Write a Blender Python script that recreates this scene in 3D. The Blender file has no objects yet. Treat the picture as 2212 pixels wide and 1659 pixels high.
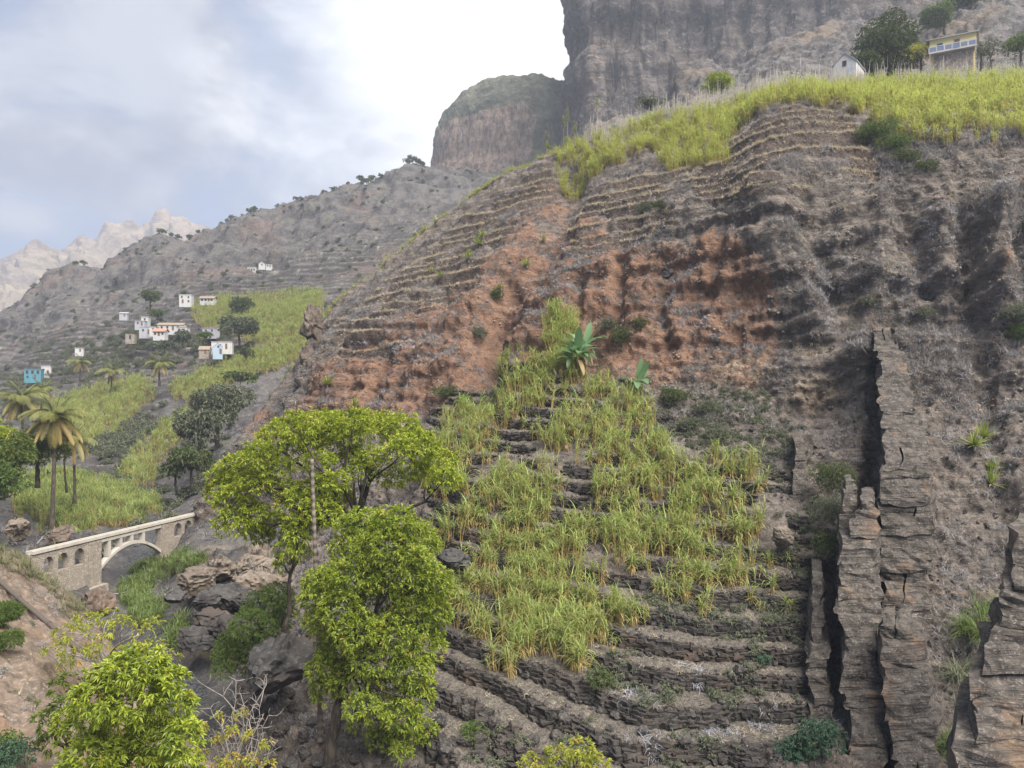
import bpy, math, random
import numpy as np
from mathutils import Vector, Matrix, Euler

SC = bpy.context.scene
COL = SC.collection
R = math.radians
rng = np.random.default_rng(7)
random.seed(7)

# ---------------------------------------------------------------- camera, sky, sun, exposure
cam_d = bpy.data.cameras.new("camera")
cam_d.sensor_width = 36.0
cam_d.lens = 27.0
cam_d.clip_start = 0.3
cam_d.clip_end = 9000.0
cam = bpy.data.objects.new("camera", cam_d)
cam.location = (0, 0, 0)
cam.rotation_euler = (R(90), 0, 0)
COL.objects.link(cam)
SC.camera = cam

HAZE = 0.00036
SUN_ELEV, SUN_AZ = R(55), R(140)          # azimuth from +Y, negative = to the west (left)
SC.render.engine = 'CYCLES'
SC.view_settings.view_transform = 'Standard'
SC.view_settings.look = 'None'
SC.view_settings.exposure = 1.62
SC.view_settings.gamma = 1.0
SC.view_settings.use_curve_mapping = False
SC.cycles.max_bounces = 6
SC.cycles.diffuse_bounces = 3
SC.cycles.glossy_bounces = 1
SC.cycles.transmission_bounces = 2
SC.cycles.volume_bounces = 0
SC.cycles.transparent_max_bounces = 8
SC.cycles.use_denoising = True
SC.cycles.use_adaptive_sampling = False
SC.cycles.adaptive_threshold = 0.02


class NT:
    """small helper to write node trees"""
    def __init__(s, tree):
        s.t = tree
        s.N = tree.nodes
        s.L = tree.links

    def n(s, typ, **kw):
        nd = s.N.new(typ)
        for k, v in kw.items():
            setattr(nd, k, v)
        return nd

    def put(s, sock, v):
        if hasattr(v, 'is_output'):
            s.L.new(v, sock)
        elif v is not None:
            if sock.type == 'RGBA' and len(v) == 3:
                v = (*v, 1)
            sock.default_value = v

    def math(s, op, a, b=None, c=None, clamp=False):
        nd = s.n('ShaderNodeMath', operation=op, use_clamp=clamp)
        for i, v in enumerate((a, b, c)):
            if v is not None:
                s.put(nd.inputs[i], v)
        return nd.outputs[0]

    def vmath(s, op, a, b=None):
        nd = s.n('ShaderNodeVectorMath', operation=op)
        s.put(nd.inputs[0], a)
        if b is not None:
            s.put(nd.inputs[1], b)
        return nd.outputs['Value'] if op in ('DOT_PRODUCT', 'LENGTH') else nd.outputs[0]

    def noise(s, vec, scale, detail=4, rough=0.55, dist=0.0):
        nd = s.n('ShaderNodeTexNoise')
        s.put(nd.inputs['Vector'], vec)
        nd.inputs['Scale'].default_value = scale
        nd.inputs['Detail'].default_value = detail
        nd.inputs['Roughness'].default_value = rough
        nd.inputs['Distortion'].default_value = dist
        return nd.outputs['Fac']

    def voro(s, vec, scale, feature='F1', rand=1.0):
        nd = s.n('ShaderNodeTexVoronoi', feature=feature)
        s.put(nd.inputs['Vector'], vec)
        nd.inputs['Scale'].default_value = scale
        nd.inputs['Randomness'].default_value = rand
        return nd

    def ramp(s, fac, lo, hi, a=0.0, b=1.0, smooth=True):
        nd = s.n('ShaderNodeMapRange', interpolation_type='SMOOTHSTEP' if smooth else 'LINEAR')
        s.put(nd.inputs['Value'], fac)
        nd.inputs['From Min'].default_value = lo
        nd.inputs['From Max'].default_value = hi
        nd.inputs['To Min'].default_value = a
        nd.inputs['To Max'].default_value = b
        return nd.outputs['Result']

    def mix(s, fac, a, b, mode='MIX'):
        nd = s.n('ShaderNodeMix', data_type='RGBA', blend_type=mode)
        s.put(nd.inputs[0], fac)
        s.put(nd.inputs[6], a)
        s.put(nd.inputs[7], b)
        return nd.outputs[2]

    def attr(s, name):
        return s.n('ShaderNodeAttribute', attribute_name=name).outputs['Fac']

    def mapping(s, vec, scale=(1, 1, 1), rot=(0, 0, 0)):
        nd = s.n('ShaderNodeMapping')
        s.put(nd.inputs['Vector'], vec)
        nd.inputs['Scale'].default_value = scale
        nd.inputs['Rotation'].default_value = rot
        return nd.outputs[0]


# world: Nishita sky with drifting cloud, brightest where the sun stands behind thin cloud
W = bpy.data.worlds.new("World")
SC.world = W
W.use_nodes = True
w = NT(W.node_tree)
w.N.clear()
out = w.n('ShaderNodeOutputWorld')
bg = w.n('ShaderNodeBackground')
bg.inputs['Strength'].default_value = 0.1
w.L.new(bg.outputs[0], out.inputs[0])
sky = w.n('ShaderNodeTexSky', sky_type='NISHITA')
sky.sun_disc = False
sky.sun_elevation = SUN_ELEV
sky.sun_rotation = SUN_AZ
sky.air_density = 1.0
sky.dust_density = 1.0
sky.ozone_density = 1.5
tc = w.n('ShaderNodeTexCoord').outputs['Generated']
sep = w.n('ShaderNodeSeparateXYZ')
w.L.new(tc, sep.inputs[0])
zz = w.math('MAXIMUM', sep.outputs[2], 0.0)
den = w.math('ADD', zz, 0.22)
cx = w.math('DIVIDE', sep.outputs[0], den)
cy = w.math('DIVIDE', sep.outputs[1], den)
comb = w.n('ShaderNodeCombineXYZ')
w.L.new(cx, comb.inputs[0])
w.L.new(cy, comb.inputs[1])
cl = w.mapping(comb.outputs[0], scale=(1.0, 0.85, 1.0), rot=(0, 0, R(25)))
n1 = w.noise(cl, 1.15, 8, 0.58, 0.8)
n2 = w.noise(cl, 2.1, 8, 0.58, 0.35)
nn = w.math('ADD', w.math('MULTIPLY', n1, 0.65), w.math('MULTIPLY', n2, 0.35))
cover = w.ramp(nn, 0.465, 0.585)
# glow of the hidden sun: direction of the white break in the cloud
gdir = Vector(((985 - 1106) / 1659, 1.0, (829.5 - 265) / 1659)).normalized()
gd = w.vmath('DOT_PRODUCT', w.vmath('NORMALIZE', tc), tuple(gdir))
glow = w.ramp(gd, 0.94, 1.0)
core = w.ramp(w.math('ADD', gd, w.math('MULTIPLY', w.math('SUBTRACT', nn, 0.5), 0.15)), 0.960, 1.003)
thick = w.ramp(n2, 0.40, 0.62)
cloud = w.mix(thick, (1.06, 1.12, 1.42), (2.10, 2.22, 2.48))
blue = w.mix(0.88, sky.outputs[0], (0.74, 1.08, 1.90))
base = w.mix(cover, blue, cloud)
base = w.mix(w.math('MULTIPLY', glow, 0.55), base, (1.9, 1.95, 2.05))
base = w.mix(core, base, (5.0, 5.0, 5.0))
w.L.new(base, bg.inputs['Color'])

sd = bpy.data.lights.new("sun", 'SUN')
sd.energy = 3.9
sd.angle = R(50)
sd.color = (1.0, 0.955, 0.89)
sun = bpy.data.objects.new("sun", sd)
sdir = Vector((math.sin(SUN_AZ) * math.cos(SUN_ELEV), math.cos(SUN_AZ) * math.cos(SUN_ELEV), math.sin(SUN_ELEV)))
sun.rotation_euler = sdir.to_track_quat('Z', 'Y').to_euler()
sun.location = sdir * 300
COL.objects.link(sun)

# ---------------------------------------------------------------- survey of the photograph: sight line + distance -> point in the valley (metres)
U0, V0, F = 1106.0, 829.5, 1659.0


def P(U, V, d):
    return np.array([(U - U0) / F * d, d, (V0 - V) / F * d])


def proj(p):
    return U0 + F * p[..., 0] / p[..., 1], V0 - F * p[..., 2] / p[..., 1]


# ---------------------------------------------------------------- numpy noise
_G = np.array([(1, 1, 0), (-1, 1, 0), (1, -1, 0), (-1, -1, 0), (1, 0, 1), (-1, 0, 1), (1, 0, -1), (-1, 0, -1),
               (0, 1, 1), (0, -1, 1), (0, 1, -1), (0, -1, -1), (1, 1, 0), (-1, 1, 0), (0, -1, 1), (0, -1, -1)], np.float32)
_perm = np.random.default_rng(3).permutation(4096).astype(np.int32)


def perlin(x, y, z, seed=0):
    x = np.asarray(x, np.float32); y = np.asarray(y, np.float32); z = np.asarray(z, np.float32)
    xi = np.floor(x); yi = np.floor(y); zi = np.floor(z)
    fx, fy, fz = x - xi, y - yi, z - zi
    xi = xi.astype(np.int32) + seed * 17; yi = yi.astype(np.int32) + seed * 31; zi = zi.astype(np.int32) + seed * 7
    u = fx * fx * fx * (fx * (fx * 6 - 15) + 10)
    v = fy * fy * fy * (fy * (fy * 6 - 15) + 10)
    t = fz * fz * fz * (fz * (fz * 6 - 15) + 10)

    def g(a, b, c):
        h = _perm[(_perm[(_perm[(xi + a) & 4095] + yi + b) & 4095] + zi + c) & 4095] & 15
        G = _G[h]
        return G[..., 0] * (fx - a) + G[..., 1] * (fy - b) + G[..., 2] * (fz - c)

    def lerp(a, b, k):
        return a + k * (b - a)
    x00 = lerp(g(0, 0, 0), g(1, 0, 0), u); x10 = lerp(g(0, 1, 0), g(1, 1, 0), u)
    x01 = lerp(g(0, 0, 1), g(1, 0, 1), u); x11 = lerp(g(0, 1, 1), g(1, 1, 1), u)
    return lerp(lerp(x00, x10, v), lerp(x01, x11, v), t)


def fbm(p, scale, octaves=4, rough=0.5, seed=0, sx=1, sy=1, sz=1, ridged=False):
    a, tot, amp = 0, 0, 1.0
    for o in range(octaves):
        k = 2.0 ** o / scale
        n = perlin(p[..., 0] * k * sx, p[..., 1] * k * sy, p[..., 2] * k * sz, seed + o)
        if ridged:
            n = 1 - 2 * np.abs(n) * 1.4
        a = a + n * amp
        tot += amp
        amp *= rough
    return a / tot


def sstep(a, b, x):
    t = np.clip((x - a) / (b - a), 0, 1)
    return t * t * (3 - 2 * t)


def poly_mask(U, V, poly, soft):
    poly = np.array(poly, float)
    inside = np.zeros(U.shape, bool)
    dist = np.full(U.shape, 1e9)
    for i in range(len(poly)):
        (x0, y0), (x1, y1) = poly[i - 1], poly[i]
        c = ((y0 > V) != (y1 > V))
        inside ^= c & (U < (x1 - x0) * (V - y0) / (y1 - y0 + 1e-9) + x0)
        dx, dy = x1 - x0, y1 - y0
        t = np.clip(((U - x0) * dx + (V - y0) * dy) / (dx * dx + dy * dy + 1e-9), 0, 1)
        dist = np.minimum(dist, np.hypot(U - x0 - t * dx, V - y0 - t * dy))
    return sstep(-soft, soft, np.where(inside, dist, -dist))


def line_dist(U, V, line):
    dist = np.full(U.shape, 1e9)
    for (x0, y0), (x1, y1) in zip(line[:-1], line[1:]):
        dx, dy = x1 - x0, y1 - y0
        t = np.clip(((U - x0) * dx + (V - y0) * dy) / (dx * dx + dy * dy + 1e-9), 0, 1)
        dist = np.minimum(dist, np.hypot(U - x0 - t * dx, V - y0 - t * dy))
    return dist


# ---------------------------------------------------------------- mesh helpers
def mesh_np(name, verts, quads=None, tris=None, mat=None, attrs=None, smooth=True, link=True, parent=None, matidx=None):
    me = bpy.data.meshes.new(name)
    verts = np.ascontiguousarray(verts, np.float32).reshape(-1, 3)
    me.vertices.add(len(verts))
    me.vertices.foreach_set('co', verts.ravel())
    idx, starts, tot = [], [], []
    n = 0
    for f, k in ((quads, 4), (tris, 3)):
        if f is None or len(f) == 0:
            continue
        f = np.asarray(f, np.int32).reshape(-1, k)
        idx.append(f.ravel())
        starts.append(n + np.arange(len(f), dtype=np.int32) * k)
        tot.append(np.full(len(f), k, np.int32))
        n += len(f) * k
    idx = np.concatenate(idx); starts = np.concatenate(starts); tot = np.concatenate(tot)
    me.loops.add(len(idx))
    me.loops.foreach_set('vertex_index', idx)
    me.polygons.add(len(starts))
    me.polygons.foreach_set('loop_start', starts)
    me.polygons.foreach_set('loop_total', tot)
    me.polygons.foreach_set('use_smooth', np.full(len(starts), smooth, bool))
    if matidx is not None:
        me.polygons.foreach_set('material_index', np.asarray(matidx, np.int32))
    if attrs:
        for k, v in attrs.items():
            a = me.attributes.new(k, 'FLOAT', 'POINT')
            a.data.foreach_set('value', np.ascontiguousarray(v, np.float32).ravel())
    me.update(calc_edges=True)
    for m in (mat if isinstance(mat, (list, tuple)) else [mat]):
        if m is not None:
            me.materials.append(m)
    o = bpy.data.objects.new(name, me)
    if link:
        COL.objects.link(o)
    if parent is not None:
        o.parent = parent
    return o


def tag(o, label=None, cat=None, group=None, kind=None):
    for k, v in (('label', label), ('category', cat), ('group', group), ('kind', kind)):
        if v:
            o[k] = v
    return o


def empty(name, loc, label, cat, group=None, rz=0.0):
    o = bpy.data.objects.new(name, None)
    o.location = Vector([float(c) for c in loc])
    o.rotation_euler = (0, 0, rz)
    o.empty_display_size = 0.3
    COL.objects.link(o)
    return tag(o, label, cat, group)


def copy_tree(o, parent=None):
    c = o.copy()
    COL.objects.link(c)
    if parent is not None:
        c.parent = parent
    for ch in list(o.children):
        copy_tree(ch, c)
    return c


def grid_quads(nr, nc, flip=False):
    i = np.arange(nr * nc, dtype=np.int32).reshape(nr, nc)
    q = np.stack([i[:-1, :-1], i[:-1, 1:], i[1:, 1:], i[1:, :-1]], -1).reshape(-1, 4)
    return q[:, ::-1] if flip else q


def grid_normals(p):
    du = np.gradient(p, axis=1)
    dv = np.gradient(p, axis=0)
    n = np.cross(du, dv)
    return n / (np.linalg.norm(n, axis=-1, keepdims=True) + 1e-9)


def smooth_cols(a, s):
    if s <= 0:
        return a
    k = np.exp(-0.5 * (np.arange(-3 * s, 3 * s + 1) / s) ** 2)
    k /= k.sum()
    pad = np.pad(a, ((0, 0), (3 * s, 3 * s)), mode='edge')
    return np.array([np.convolve(r, k, 'valid') for r in pad])


def pchip_rows(Y, rows):
    """Y: K x C knots; rows: subdivisions per band -> (sum(rows)+1) x C"""
    dk = np.diff(Y, axis=0)
    m = np.zeros_like(Y)
    a, b = dk[:-1], dk[1:]
    ok = a * b > 0
    m[1:-1] = np.where(ok, 2 * a * b / np.where(ok, a + b, 1), 0)
    m[0] = dk[0]; m[-1] = dk[-1]
    outr = []
    for k, n in enumerate(rows):
        t = (np.arange(n) / n)[:, None]
        h00 = 2 * t ** 3 - 3 * t ** 2 + 1; h10 = t ** 3 - 2 * t ** 2 + t
        h01 = -2 * t ** 3 + 3 * t ** 2; h11 = t ** 3 - t ** 2
        outr.append(h00 * Y[k] + h10 * m[k] + h01 * Y[k + 1] + h11 * m[k + 1])
    outr.append(Y[-1:])
    return np.concatenate(outr)


def loft(lines, Us, rows, smooth=4):
    D, Z = [], []
    for ln in lines:
        ln = np.array(ln, float)
        d = np.interp(Us, ln[:, 0], ln[:, 1])
        D.append(d)
        z = (V0 - ln[:, 2]) / F * ln[:, 1]
        Z.append(np.interp(Us, ln[:, 0], z))
    D = smooth_cols(np.array(D), smooth); Z = smooth_cols(np.array(Z), smooth)
    d = pchip_rows(D, rows); z = pchip_rows(Z, rows)
    x = (Us[None, :] - U0) / F * d
    return np.stack([x, d, z], -1)


def terrace(z, wob, h, mask, tread=0.75, lift=0.12):
    zt = z + wob
    k = np.floor(zt / h)
    f = zt / h - k
    g = np.where(f < tread, lift * f / tread, lift + (1 - lift) * (f - tread) / (1 - tread))
    znew = (k + g) * h - wob
    return z + mask * (znew - z), k, f
# ---------------------------------------------------------------- ground materials
def mat_new(name):
    m = bpy.data.materials.new(name)
    m.use_nodes = True
    t = NT(m.node_tree)
    b = t.N['Principled BSDF']
    b.inputs['Specular IOR Level'].default_value = 0.2
    b.inputs['Roughness'].default_value = 0.9
    return m, t, b


def set_bump(t, b, height, strength, dist):
    nd = t.n('ShaderNodeBump')
    nd.inputs['Strength'].default_value = strength
    nd.inputs['Distance'].default_value = dist
    t.L.new(height, nd.inputs['Height'])
    t.L.new(nd.outputs[0], b.inputs['Normal'])


def rock_material(name, dark, mid, pale, warm, s=1.0, strata=0.0, bump=0.25, warm_attr=None, warm_lo=0.5):
    """weathered volcanic ground: mottled at several sizes, optional horizontal bedding; s = size of the mottling in metres"""
    m, t, b = mat_new(name)
    pos = t.n('ShaderNodeNewGeometry').outputs['Position']
    nA = t.noise(pos, 0.10 / s, 6, 0.6)
    nB = t.noise(pos, 0.7 / s, 6, 0.65)
    nC = t.noise(pos, 3.5 / s, 5, 0.7)
    st = t.noise(t.mapping(pos, (0.25, 0.25, 2.2)), 1.0 / s, 5, 0.6)
    c = t.mix(t.ramp(nB, 0.36, 0.62), dark, mid)
    c = t.mix(t.ramp(nC, 0.5, 0.72), c, pale)
    wfac = t.ramp(nA, warm_lo, warm_lo + 0.16)
    if warm_attr:
        wfac = t.math('MULTIPLY', wfac, t.attr(warm_attr))
    c = t.mix(wfac, c, warm)
    if strata:
        c = t.mix(t.math('MULTIPLY', t.ramp(st, 0.4, 0.62, 1, 0), strata), c, dark)
    t.L.new(c, b.inputs['Base Color'])
    h = t.math('ADD', t.math('MULTIPLY', nB, 0.6), t.math('MULTIPLY', nC, 0.4))
    if strata:
        h = t.math('ADD', h, t.math('MULTIPLY', st, strata))
    set_bump(t, b, h, 0.9, bump * s)
    return m


def hillside_material():
    m, t, b = mat_new('hillside_soil')
    pos = t.n('ShaderNodeNewGeometry').outputs['Position']
    nA = t.noise(pos, 0.22, 6, 0.62)
    nB = t.noise(pos, 1.1, 6, 0.68, 0.4)
    nC = t.noise(pos, 5.0, 5, 0.72)
    nD = t.noise(pos, 14.0, 3, 0.7)
    strat = t.noise(t.mapping(pos, (0.12, 0.12, 1.6)), 1.0, 6, 0.62)
    # grey weathered breccia
    c = t.mix(t.ramp(nB, 0.34, 0.62), (0.074, 0.062, 0.053), (0.175, 0.146, 0.122))
    c = t.mix(t.ramp(nC, 0.50, 0.70), c, (0.26, 0.232, 0.205))
    c = t.mix(t.ramp(strat, 0.40, 0.52, 0.7, 0), c, (0.075, 0.060, 0.050))
    c = t.mix(t.ramp(strat, 0.56, 0.66, 0, 0.5), c, (0.27, 0.20, 0.145))
    # rust-red tuff exposures
    rust = t.mix(t.ramp(nB, 0.36, 0.64), (0.125, 0.076, 0.053), (0.245, 0.143, 0.092))
    rust = t.mix(t.ramp(nC, 0.56, 0.70), rust, (0.34, 0.25, 0.185))
    rust = t.mix(t.ramp(strat, 0.45, 0.58, 0.35, 0), rust, (0.16, 0.085, 0.05))
    of = t.math('ADD', t.attr('rust'), t.math('MULTIPLY', t.math('SUBTRACT', nA, 0.5), 0.95))
    of = t.math('ADD', of, t.math('MULTIPLY', t.math('SUBTRACT', nB, 0.5), 0.7))
    c = t.mix(t.ramp(of, 0.36, 0.66), c, rust)
    # tan dusty soil
    tan = t.mix(nC, (0.19, 0.145, 0.10), (0.36, 0.28, 0.20))
    tf = t.math('ADD', t.attr('tan'), t.math('MULTIPLY', t.math('SUBTRACT', nB, 0.5), 1.1))
    c = t.mix(t.ramp(tf, 0.40, 0.70), c, tan)
    # terraced beds: litter-covered treads and dark stone faces
    bed = t.mix(t.ramp(nC, 0.35, 0.65), (0.075, 0.064, 0.053), (0.175, 0.15, 0.122))
    bed = t.mix(t.ramp(nD, 0.56, 0.68), bed, (0.27, 0.24, 0.195))
    vor = t.voro(pos, 3.2)
    face = t.mix(t.ramp(vor.outputs['Distance'], 0.15, 0.65), (0.088, 0.072, 0.060), (0.022, 0.018, 0.015))
    terr = t.attr('terr')
    bed = t.mix(t.ramp(t.attr('riser'), 0.3, 0.7), bed, face)
    c = t.mix(t.ramp(terr, 0.35, 0.65), c, bed)
    # upper terraces: brown earth banks
    bank = t.mix(t.ramp(nC, 0.4, 0.66), (0.050, 0.038, 0.031), (0.135, 0.102, 0.080))
    up = t.math('MULTIPLY', t.attr('uterr'), t.ramp(t.attr('riser'), 0.3, 0.7))
    c = t.mix(t.ramp(up, 0.3, 0.7, 0, 0.95), c, bank)
    # scattered stones
    v2 = t.voro(pos, 2.3)
    stone = t.ramp(v2.outputs['Distance'], 0.12, 0.20, 1, 0)
    c = t.mix(t.math('MULTIPLY', stone, t.ramp(nA, 0.42, 0.6, 0, 0.7)), c, (0.235, 0.205, 0.18))
    t.L.new(c, b.inputs['Base Color'])
    h = t.math('ADD', t.math('MULTIPLY', nB, 0.9), t.math('MULTIPLY', nC, 0.5))
    h = t.math('ADD', h, t.math('MULTIPLY', nD, 0.18))
    h = t.math('ADD', h, t.math('MULTIPLY', strat, 0.6))
    h = t.math('ADD', h, t.math('MULTIPLY', stone, 0.25))
    set_bump(t, b, h, 1.0, 0.5)
    return m


# ---------------------------------------------------------------- A: the near hillside with the cane terraces
UsA = np.linspace(330, 2560, 780)
hl = [
    # foot, under the lower picture edge
    [(330, 42, 1900), (450, 39, 1850), (560, 38, 1790), (680, 37, 1760), (1000, 33, 1800), (1400, 30, 1820), (1800, 30, 1830), (2212, 30, 1830), (2600, 30, 1830)],
    # lowest terraces
    [(330, 58, 1640), (430, 50, 1640), (500, 46, 1600), (580, 44, 1560), (680, 42, 1570), (820, 39.5, 1590), (1000, 38.5, 1580), (1400, 35.5, 1600), (1750, 36.5, 1600), (2000, 38, 1600), (2300, 37, 1600), (2600, 37, 1600)],
    # middle of the cane field
    [(330, 80, 1400), (450, 74, 1430), (520, 63, 1400), (580, 60, 1365), (640, 60, 1315), (700, 60, 1280), (850, 54, 1290), (1000, 49.5, 1270), (1400, 46, 1265), (1700, 45, 1270), (1850, 46, 1260), (2000, 47, 1240), (2212, 46, 1250), (2600, 45, 1250)],
    # top of the cane field
    [(330, 95, 1280), (430, 93, 1230), (500, 92, 1150), (560, 89, 1085), (700, 76, 1060), (850, 66, 1050), (1000, 60.5, 1000), (1200, 58, 985), (1400, 56.5, 1000), (1700, 55, 1000), (1850, 55, 980), (2000, 55, 960), (2212, 54, 960), (2600, 54, 960)],
    # foot of the rust bluffs
    [(330, 97, 1270), (430, 95, 1150), (500, 94, 1040), (560, 92, 985), (700, 86, 945), (850, 79, 905), (1000, 71, 882), (1120, 69, 835), (1200, 68.5, 790), (1280, 68, 805), (1400, 66.5, 845), (1600, 63.5, 860), (1750, 61.5, 905), (1900, 60.5, 900), (2050, 60, 860), (2212, 59, 840), (2600, 58, 840)],
    # brow of the bluffs
    [(330, 98, 1265), (430, 96, 1110), (500, 97, 985), (560, 98, 940), (620, 99, 860), (700, 98, 770), (800, 96, 700), (900, 94, 650), (1000, 92, 615), (1200, 87, 525), (1400, 81, 490), (1560, 75, 462), (1660, 71, 432), (1800, 69.5, 462), (1900, 69, 470), (2000, 68, 480), (2212, 66, 480), (2600, 65, 480)],
    # foot of the upper cane
    [(330, 99, 1260), (430, 98, 1085), (500, 99, 972), (560, 103, 905), (650, 108, 785), (720, 111, 690), (800, 114, 620), (920, 117, 530), (1050, 116, 435), (1150, 110, 405), (1240, 105, 392), (1400, 98, 352), (1560, 92, 308), (1660, 87, 236), (1750, 84, 224), (1850, 80, 262), (1950, 77, 292), (2212, 74, 302), (2600, 73, 302)],
    # crest
    [(330, 100, 1255), (430, 100, 1070), (500, 101, 962), (560, 106, 892), (650, 112, 762), (720, 115, 667), (800, 118, 597), (920, 122, 507), (1050, 125, 407), (1150, 121, 355), (1240, 118, 330), (1450, 114, 278), (1660, 107, 222), (1800, 106, 208), (2000, 110, 192), (2212, 115, 182), (2600, 120, 176)],
    # behind the crest
    [(330, 112, 1300), (430, 112, 1200), (500, 114, 1110), (650, 128, 980), (800, 136, 840), (920, 142, 760), (1050, 146, 640), (1240, 140, 540), (1450, 140, 400), (1660, 140, 215), (1800, 140, 200), (2000, 145, 190), (2212, 150, 182), (2600, 155, 176)],
    [(330, 140, 1300), (650, 165, 1000), (920, 180, 860), (1240, 180, 700), (1450, 180, 480), (1660, 180, 300), (2212, 190, 260), (2600, 190, 250)],
]
rowsA = [50, 130, 118, 70, 140, 140, 40, 14, 8]
A = loft(hl, UsA, rowsA, smooth=6)
bandA = np.concatenate([np.full(n, i) + np.arange(n) / n for i, n in enumerate(rowsA)] + [[len(rowsA)]])[:, None] * np.ones((1, len(UsA)))
UA, VA = proj(A)
VA_nom, UA_nom = VA.copy(), UA.copy()


def erosion(base, U, V, lines, px_to_m=True):
    """gullies (+) and ribs (-): polyline, half width in sight units, depth in metres"""
    n = grid_normals(base)
    off = np.zeros(U.shape)
    for line, wd, dep in lines:
        off -= dep * np.exp(-(line_dist(U, V, line) / wd) ** 2)
    return n, off


gullies = [
    ([(1235, 400), (1180, 520), (1100, 640), (1050, 740), (1040, 860)], 32, 2.6),
    ([(1085, 600), (1060, 660), (1040, 760)], 20, 1.6),
    ([(1340, 560), (1330, 640), (1335, 720)], 16, 1.5),
    ([(1255, 600), (1240, 700), (1235, 780)], 12, 1.2),
    ([(1440, 560), (1425, 660), (1440, 740)], 14, 0.9),
    ([(830, 760), (800, 860)], 20, 1.6),
    ([(960, 640), (900, 740), (850, 840)], 16, 0.9),
    ([(700, 720), (640, 800), (560, 930)], 14, 0.9),
    ([(1560, 520), (1540, 640)], 16, 0.6),
    ([(1660, 430), (1700, 560), (1760, 680), (1840, 800)], 46, -1.5),     # the nose of the spur
    ([(1760, 520), (1800, 640), (1820, 740)], 26, 1.3),
    ([(1960, 470), (1985, 560), (1995, 640)], 34, 1.3),
    ([(2075, 470), (2085, 560), (2090, 660)], 34, 1.7),
    ([(2025, 480), (2040, 600)], 30, -2.0),
    ([(2140, 470), (2145, 640)], 36, -2.6),
    ([(2205, 430), (2215, 640)], 24, 1.4),
    ([(1900, 400), (1890, 520), (1880, 640)], 24, -1.2),
    ([(2110, 700), (2140, 900), (2180, 1100)], 30, 1.4),
    ([(1835, 790), (1862, 880), (1862, 970)], 40, -1.7),
    ([(1880, 985), (1872, 1060), (1850, 1200), (1800, 1480)], 16, 1.9),
    ([(1905, 1250), (1900, 1500), (1915, 1640)], 22, 3.0),
    ([(1270, 690), (1290, 800)], 30, 1.8),                                # hollow where the bananas stand
]
nrm, off = erosion(A, UA_nom, VA_nom, gullies)
bluff = sstep(3.95, 4.25, bandA) * (1 - sstep(5.0, 5.5, bandA))
right_side = sstep(1500, 1800, UA_nom)
# ribs down the bluffs
rib = fbm(A * np.array([1, 1, 0.16]), 5.5, 3, 0.5, 11, ridged=True)
off += bluff * (rib - 0.25) * (0.70 + 0.5 * right_side)
# ledges (bedding)
led = perlin(A[..., 0] * 0.05, A[..., 1] * 0.05, A[..., 2] * 0.62, 5)
off += bluff * np.tanh(led * 5) * 0.38
led2 = perlin(A[..., 0] * 0.08, A[..., 1] * 0.08, A[..., 2] * 1.5, 6)
off += bluff * np.tanh(led2 * 5) * 0.16
field = sstep(0.6, 1.0, bandA) * (1 - sstep(3.6, 4.0, bandA))
lower_poly = [(880, 1720), (905, 1380), (930, 1100), (925, 900), (1060, 780), (1150, 790), (1290, 850), (1420, 880), (1600, 960), (1735, 1040), (1765, 1300), (1765, 1580), (1560, 1730), (1200, 1760)]
rough = 1 - 0.75 * poly_mask(UA_nom, VA_nom, lower_poly, 40) * field
calm = 1 - 0.6 * np.clip(poly_mask(UA_nom, VA_nom, [(730, 770), (720, 700), (1060, 420), (1190, 350), (1420, 365), (1570, 315), (1690, 226), (1800, 226), (1910, 400), (1850, 440), (1500, 480), (1290, 560), (1000, 640), (860, 760)], 20), 0, 1)
off += calm * rough * (fbm(A, 4.0, 4, 0.52, 21) * 1.5)
off += calm * rough * (fbm(A * np.array([1, 1, .30]), 1.9, 4, 0.6, 31, ridged=True) - 0.2) * 0.50
off += calm * rough * fbm(A, 0.9, 3, 0.6, 35) * 0.30
off += (1 - rough) * fbm(A, 2.5, 3, 0.5, 41) * 0.30
A1 = A + nrm * off[..., None]

# terraces
wobL = fbm(A1, 9.0, 3, 0.5, 51) * 0.7 + 0.06 * A1[..., 0]
m_low = poly_mask(UA_nom, VA_nom, lower_poly, 26) * sstep(-0.16, 0.02, fbm(A, 7.0, 2, 0.5, 61) + 0.12)
m_low = np.maximum(m_low, 0.85 * poly_mask(UA_nom, VA_nom, [(880, 1720), (905, 1400), (1300, 1420), (1740, 1200), (1765, 1580), (1560, 1760), (1200, 1760)], 26))
HL = 0.95
zl, kL, fL = terrace(A1[..., 2], wobL, HL, m_low, 0.74)
upL = poly_mask(UA_nom, VA_nom, [(730, 770), (720, 700), (900, 560), (1060, 420), (1190, 350), (1200, 400), (1130, 480), (1060, 560), (1000, 640), (900, 690), (860, 760)], 18)
upC = poly_mask(UA_nom, VA_nom, [(1190, 545), (1215, 470), (1270, 410), (1420, 365), (1570, 315), (1690, 226), (1800, 226), (1880, 290), (1910, 400), (1850, 440), (1720, 425), (1640, 445), (1500, 480), (1380, 520), (1290, 560)], 14)
m_up = np.clip(np.maximum(upL, upC), 0, 1) * sstep(-0.22, -0.08, fbm(A, 5.0, 3, 0.55, 71) + 0.05)
wobU = fbm(A1, 13.0, 3, 0.5, 81) * 1.25 + perlin(A1[..., 2] * .21, A1[..., 2] * 0, A1[..., 2] * 0, 83) * 1.2
HU = 1.55
zu, kU, fU = terrace(A1[..., 2], wobU, HU, m_up, 0.60, 0.10)
A2 = A1.copy()
A2[..., 2] = np.where(m_low > m_up, zl, zu)
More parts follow.
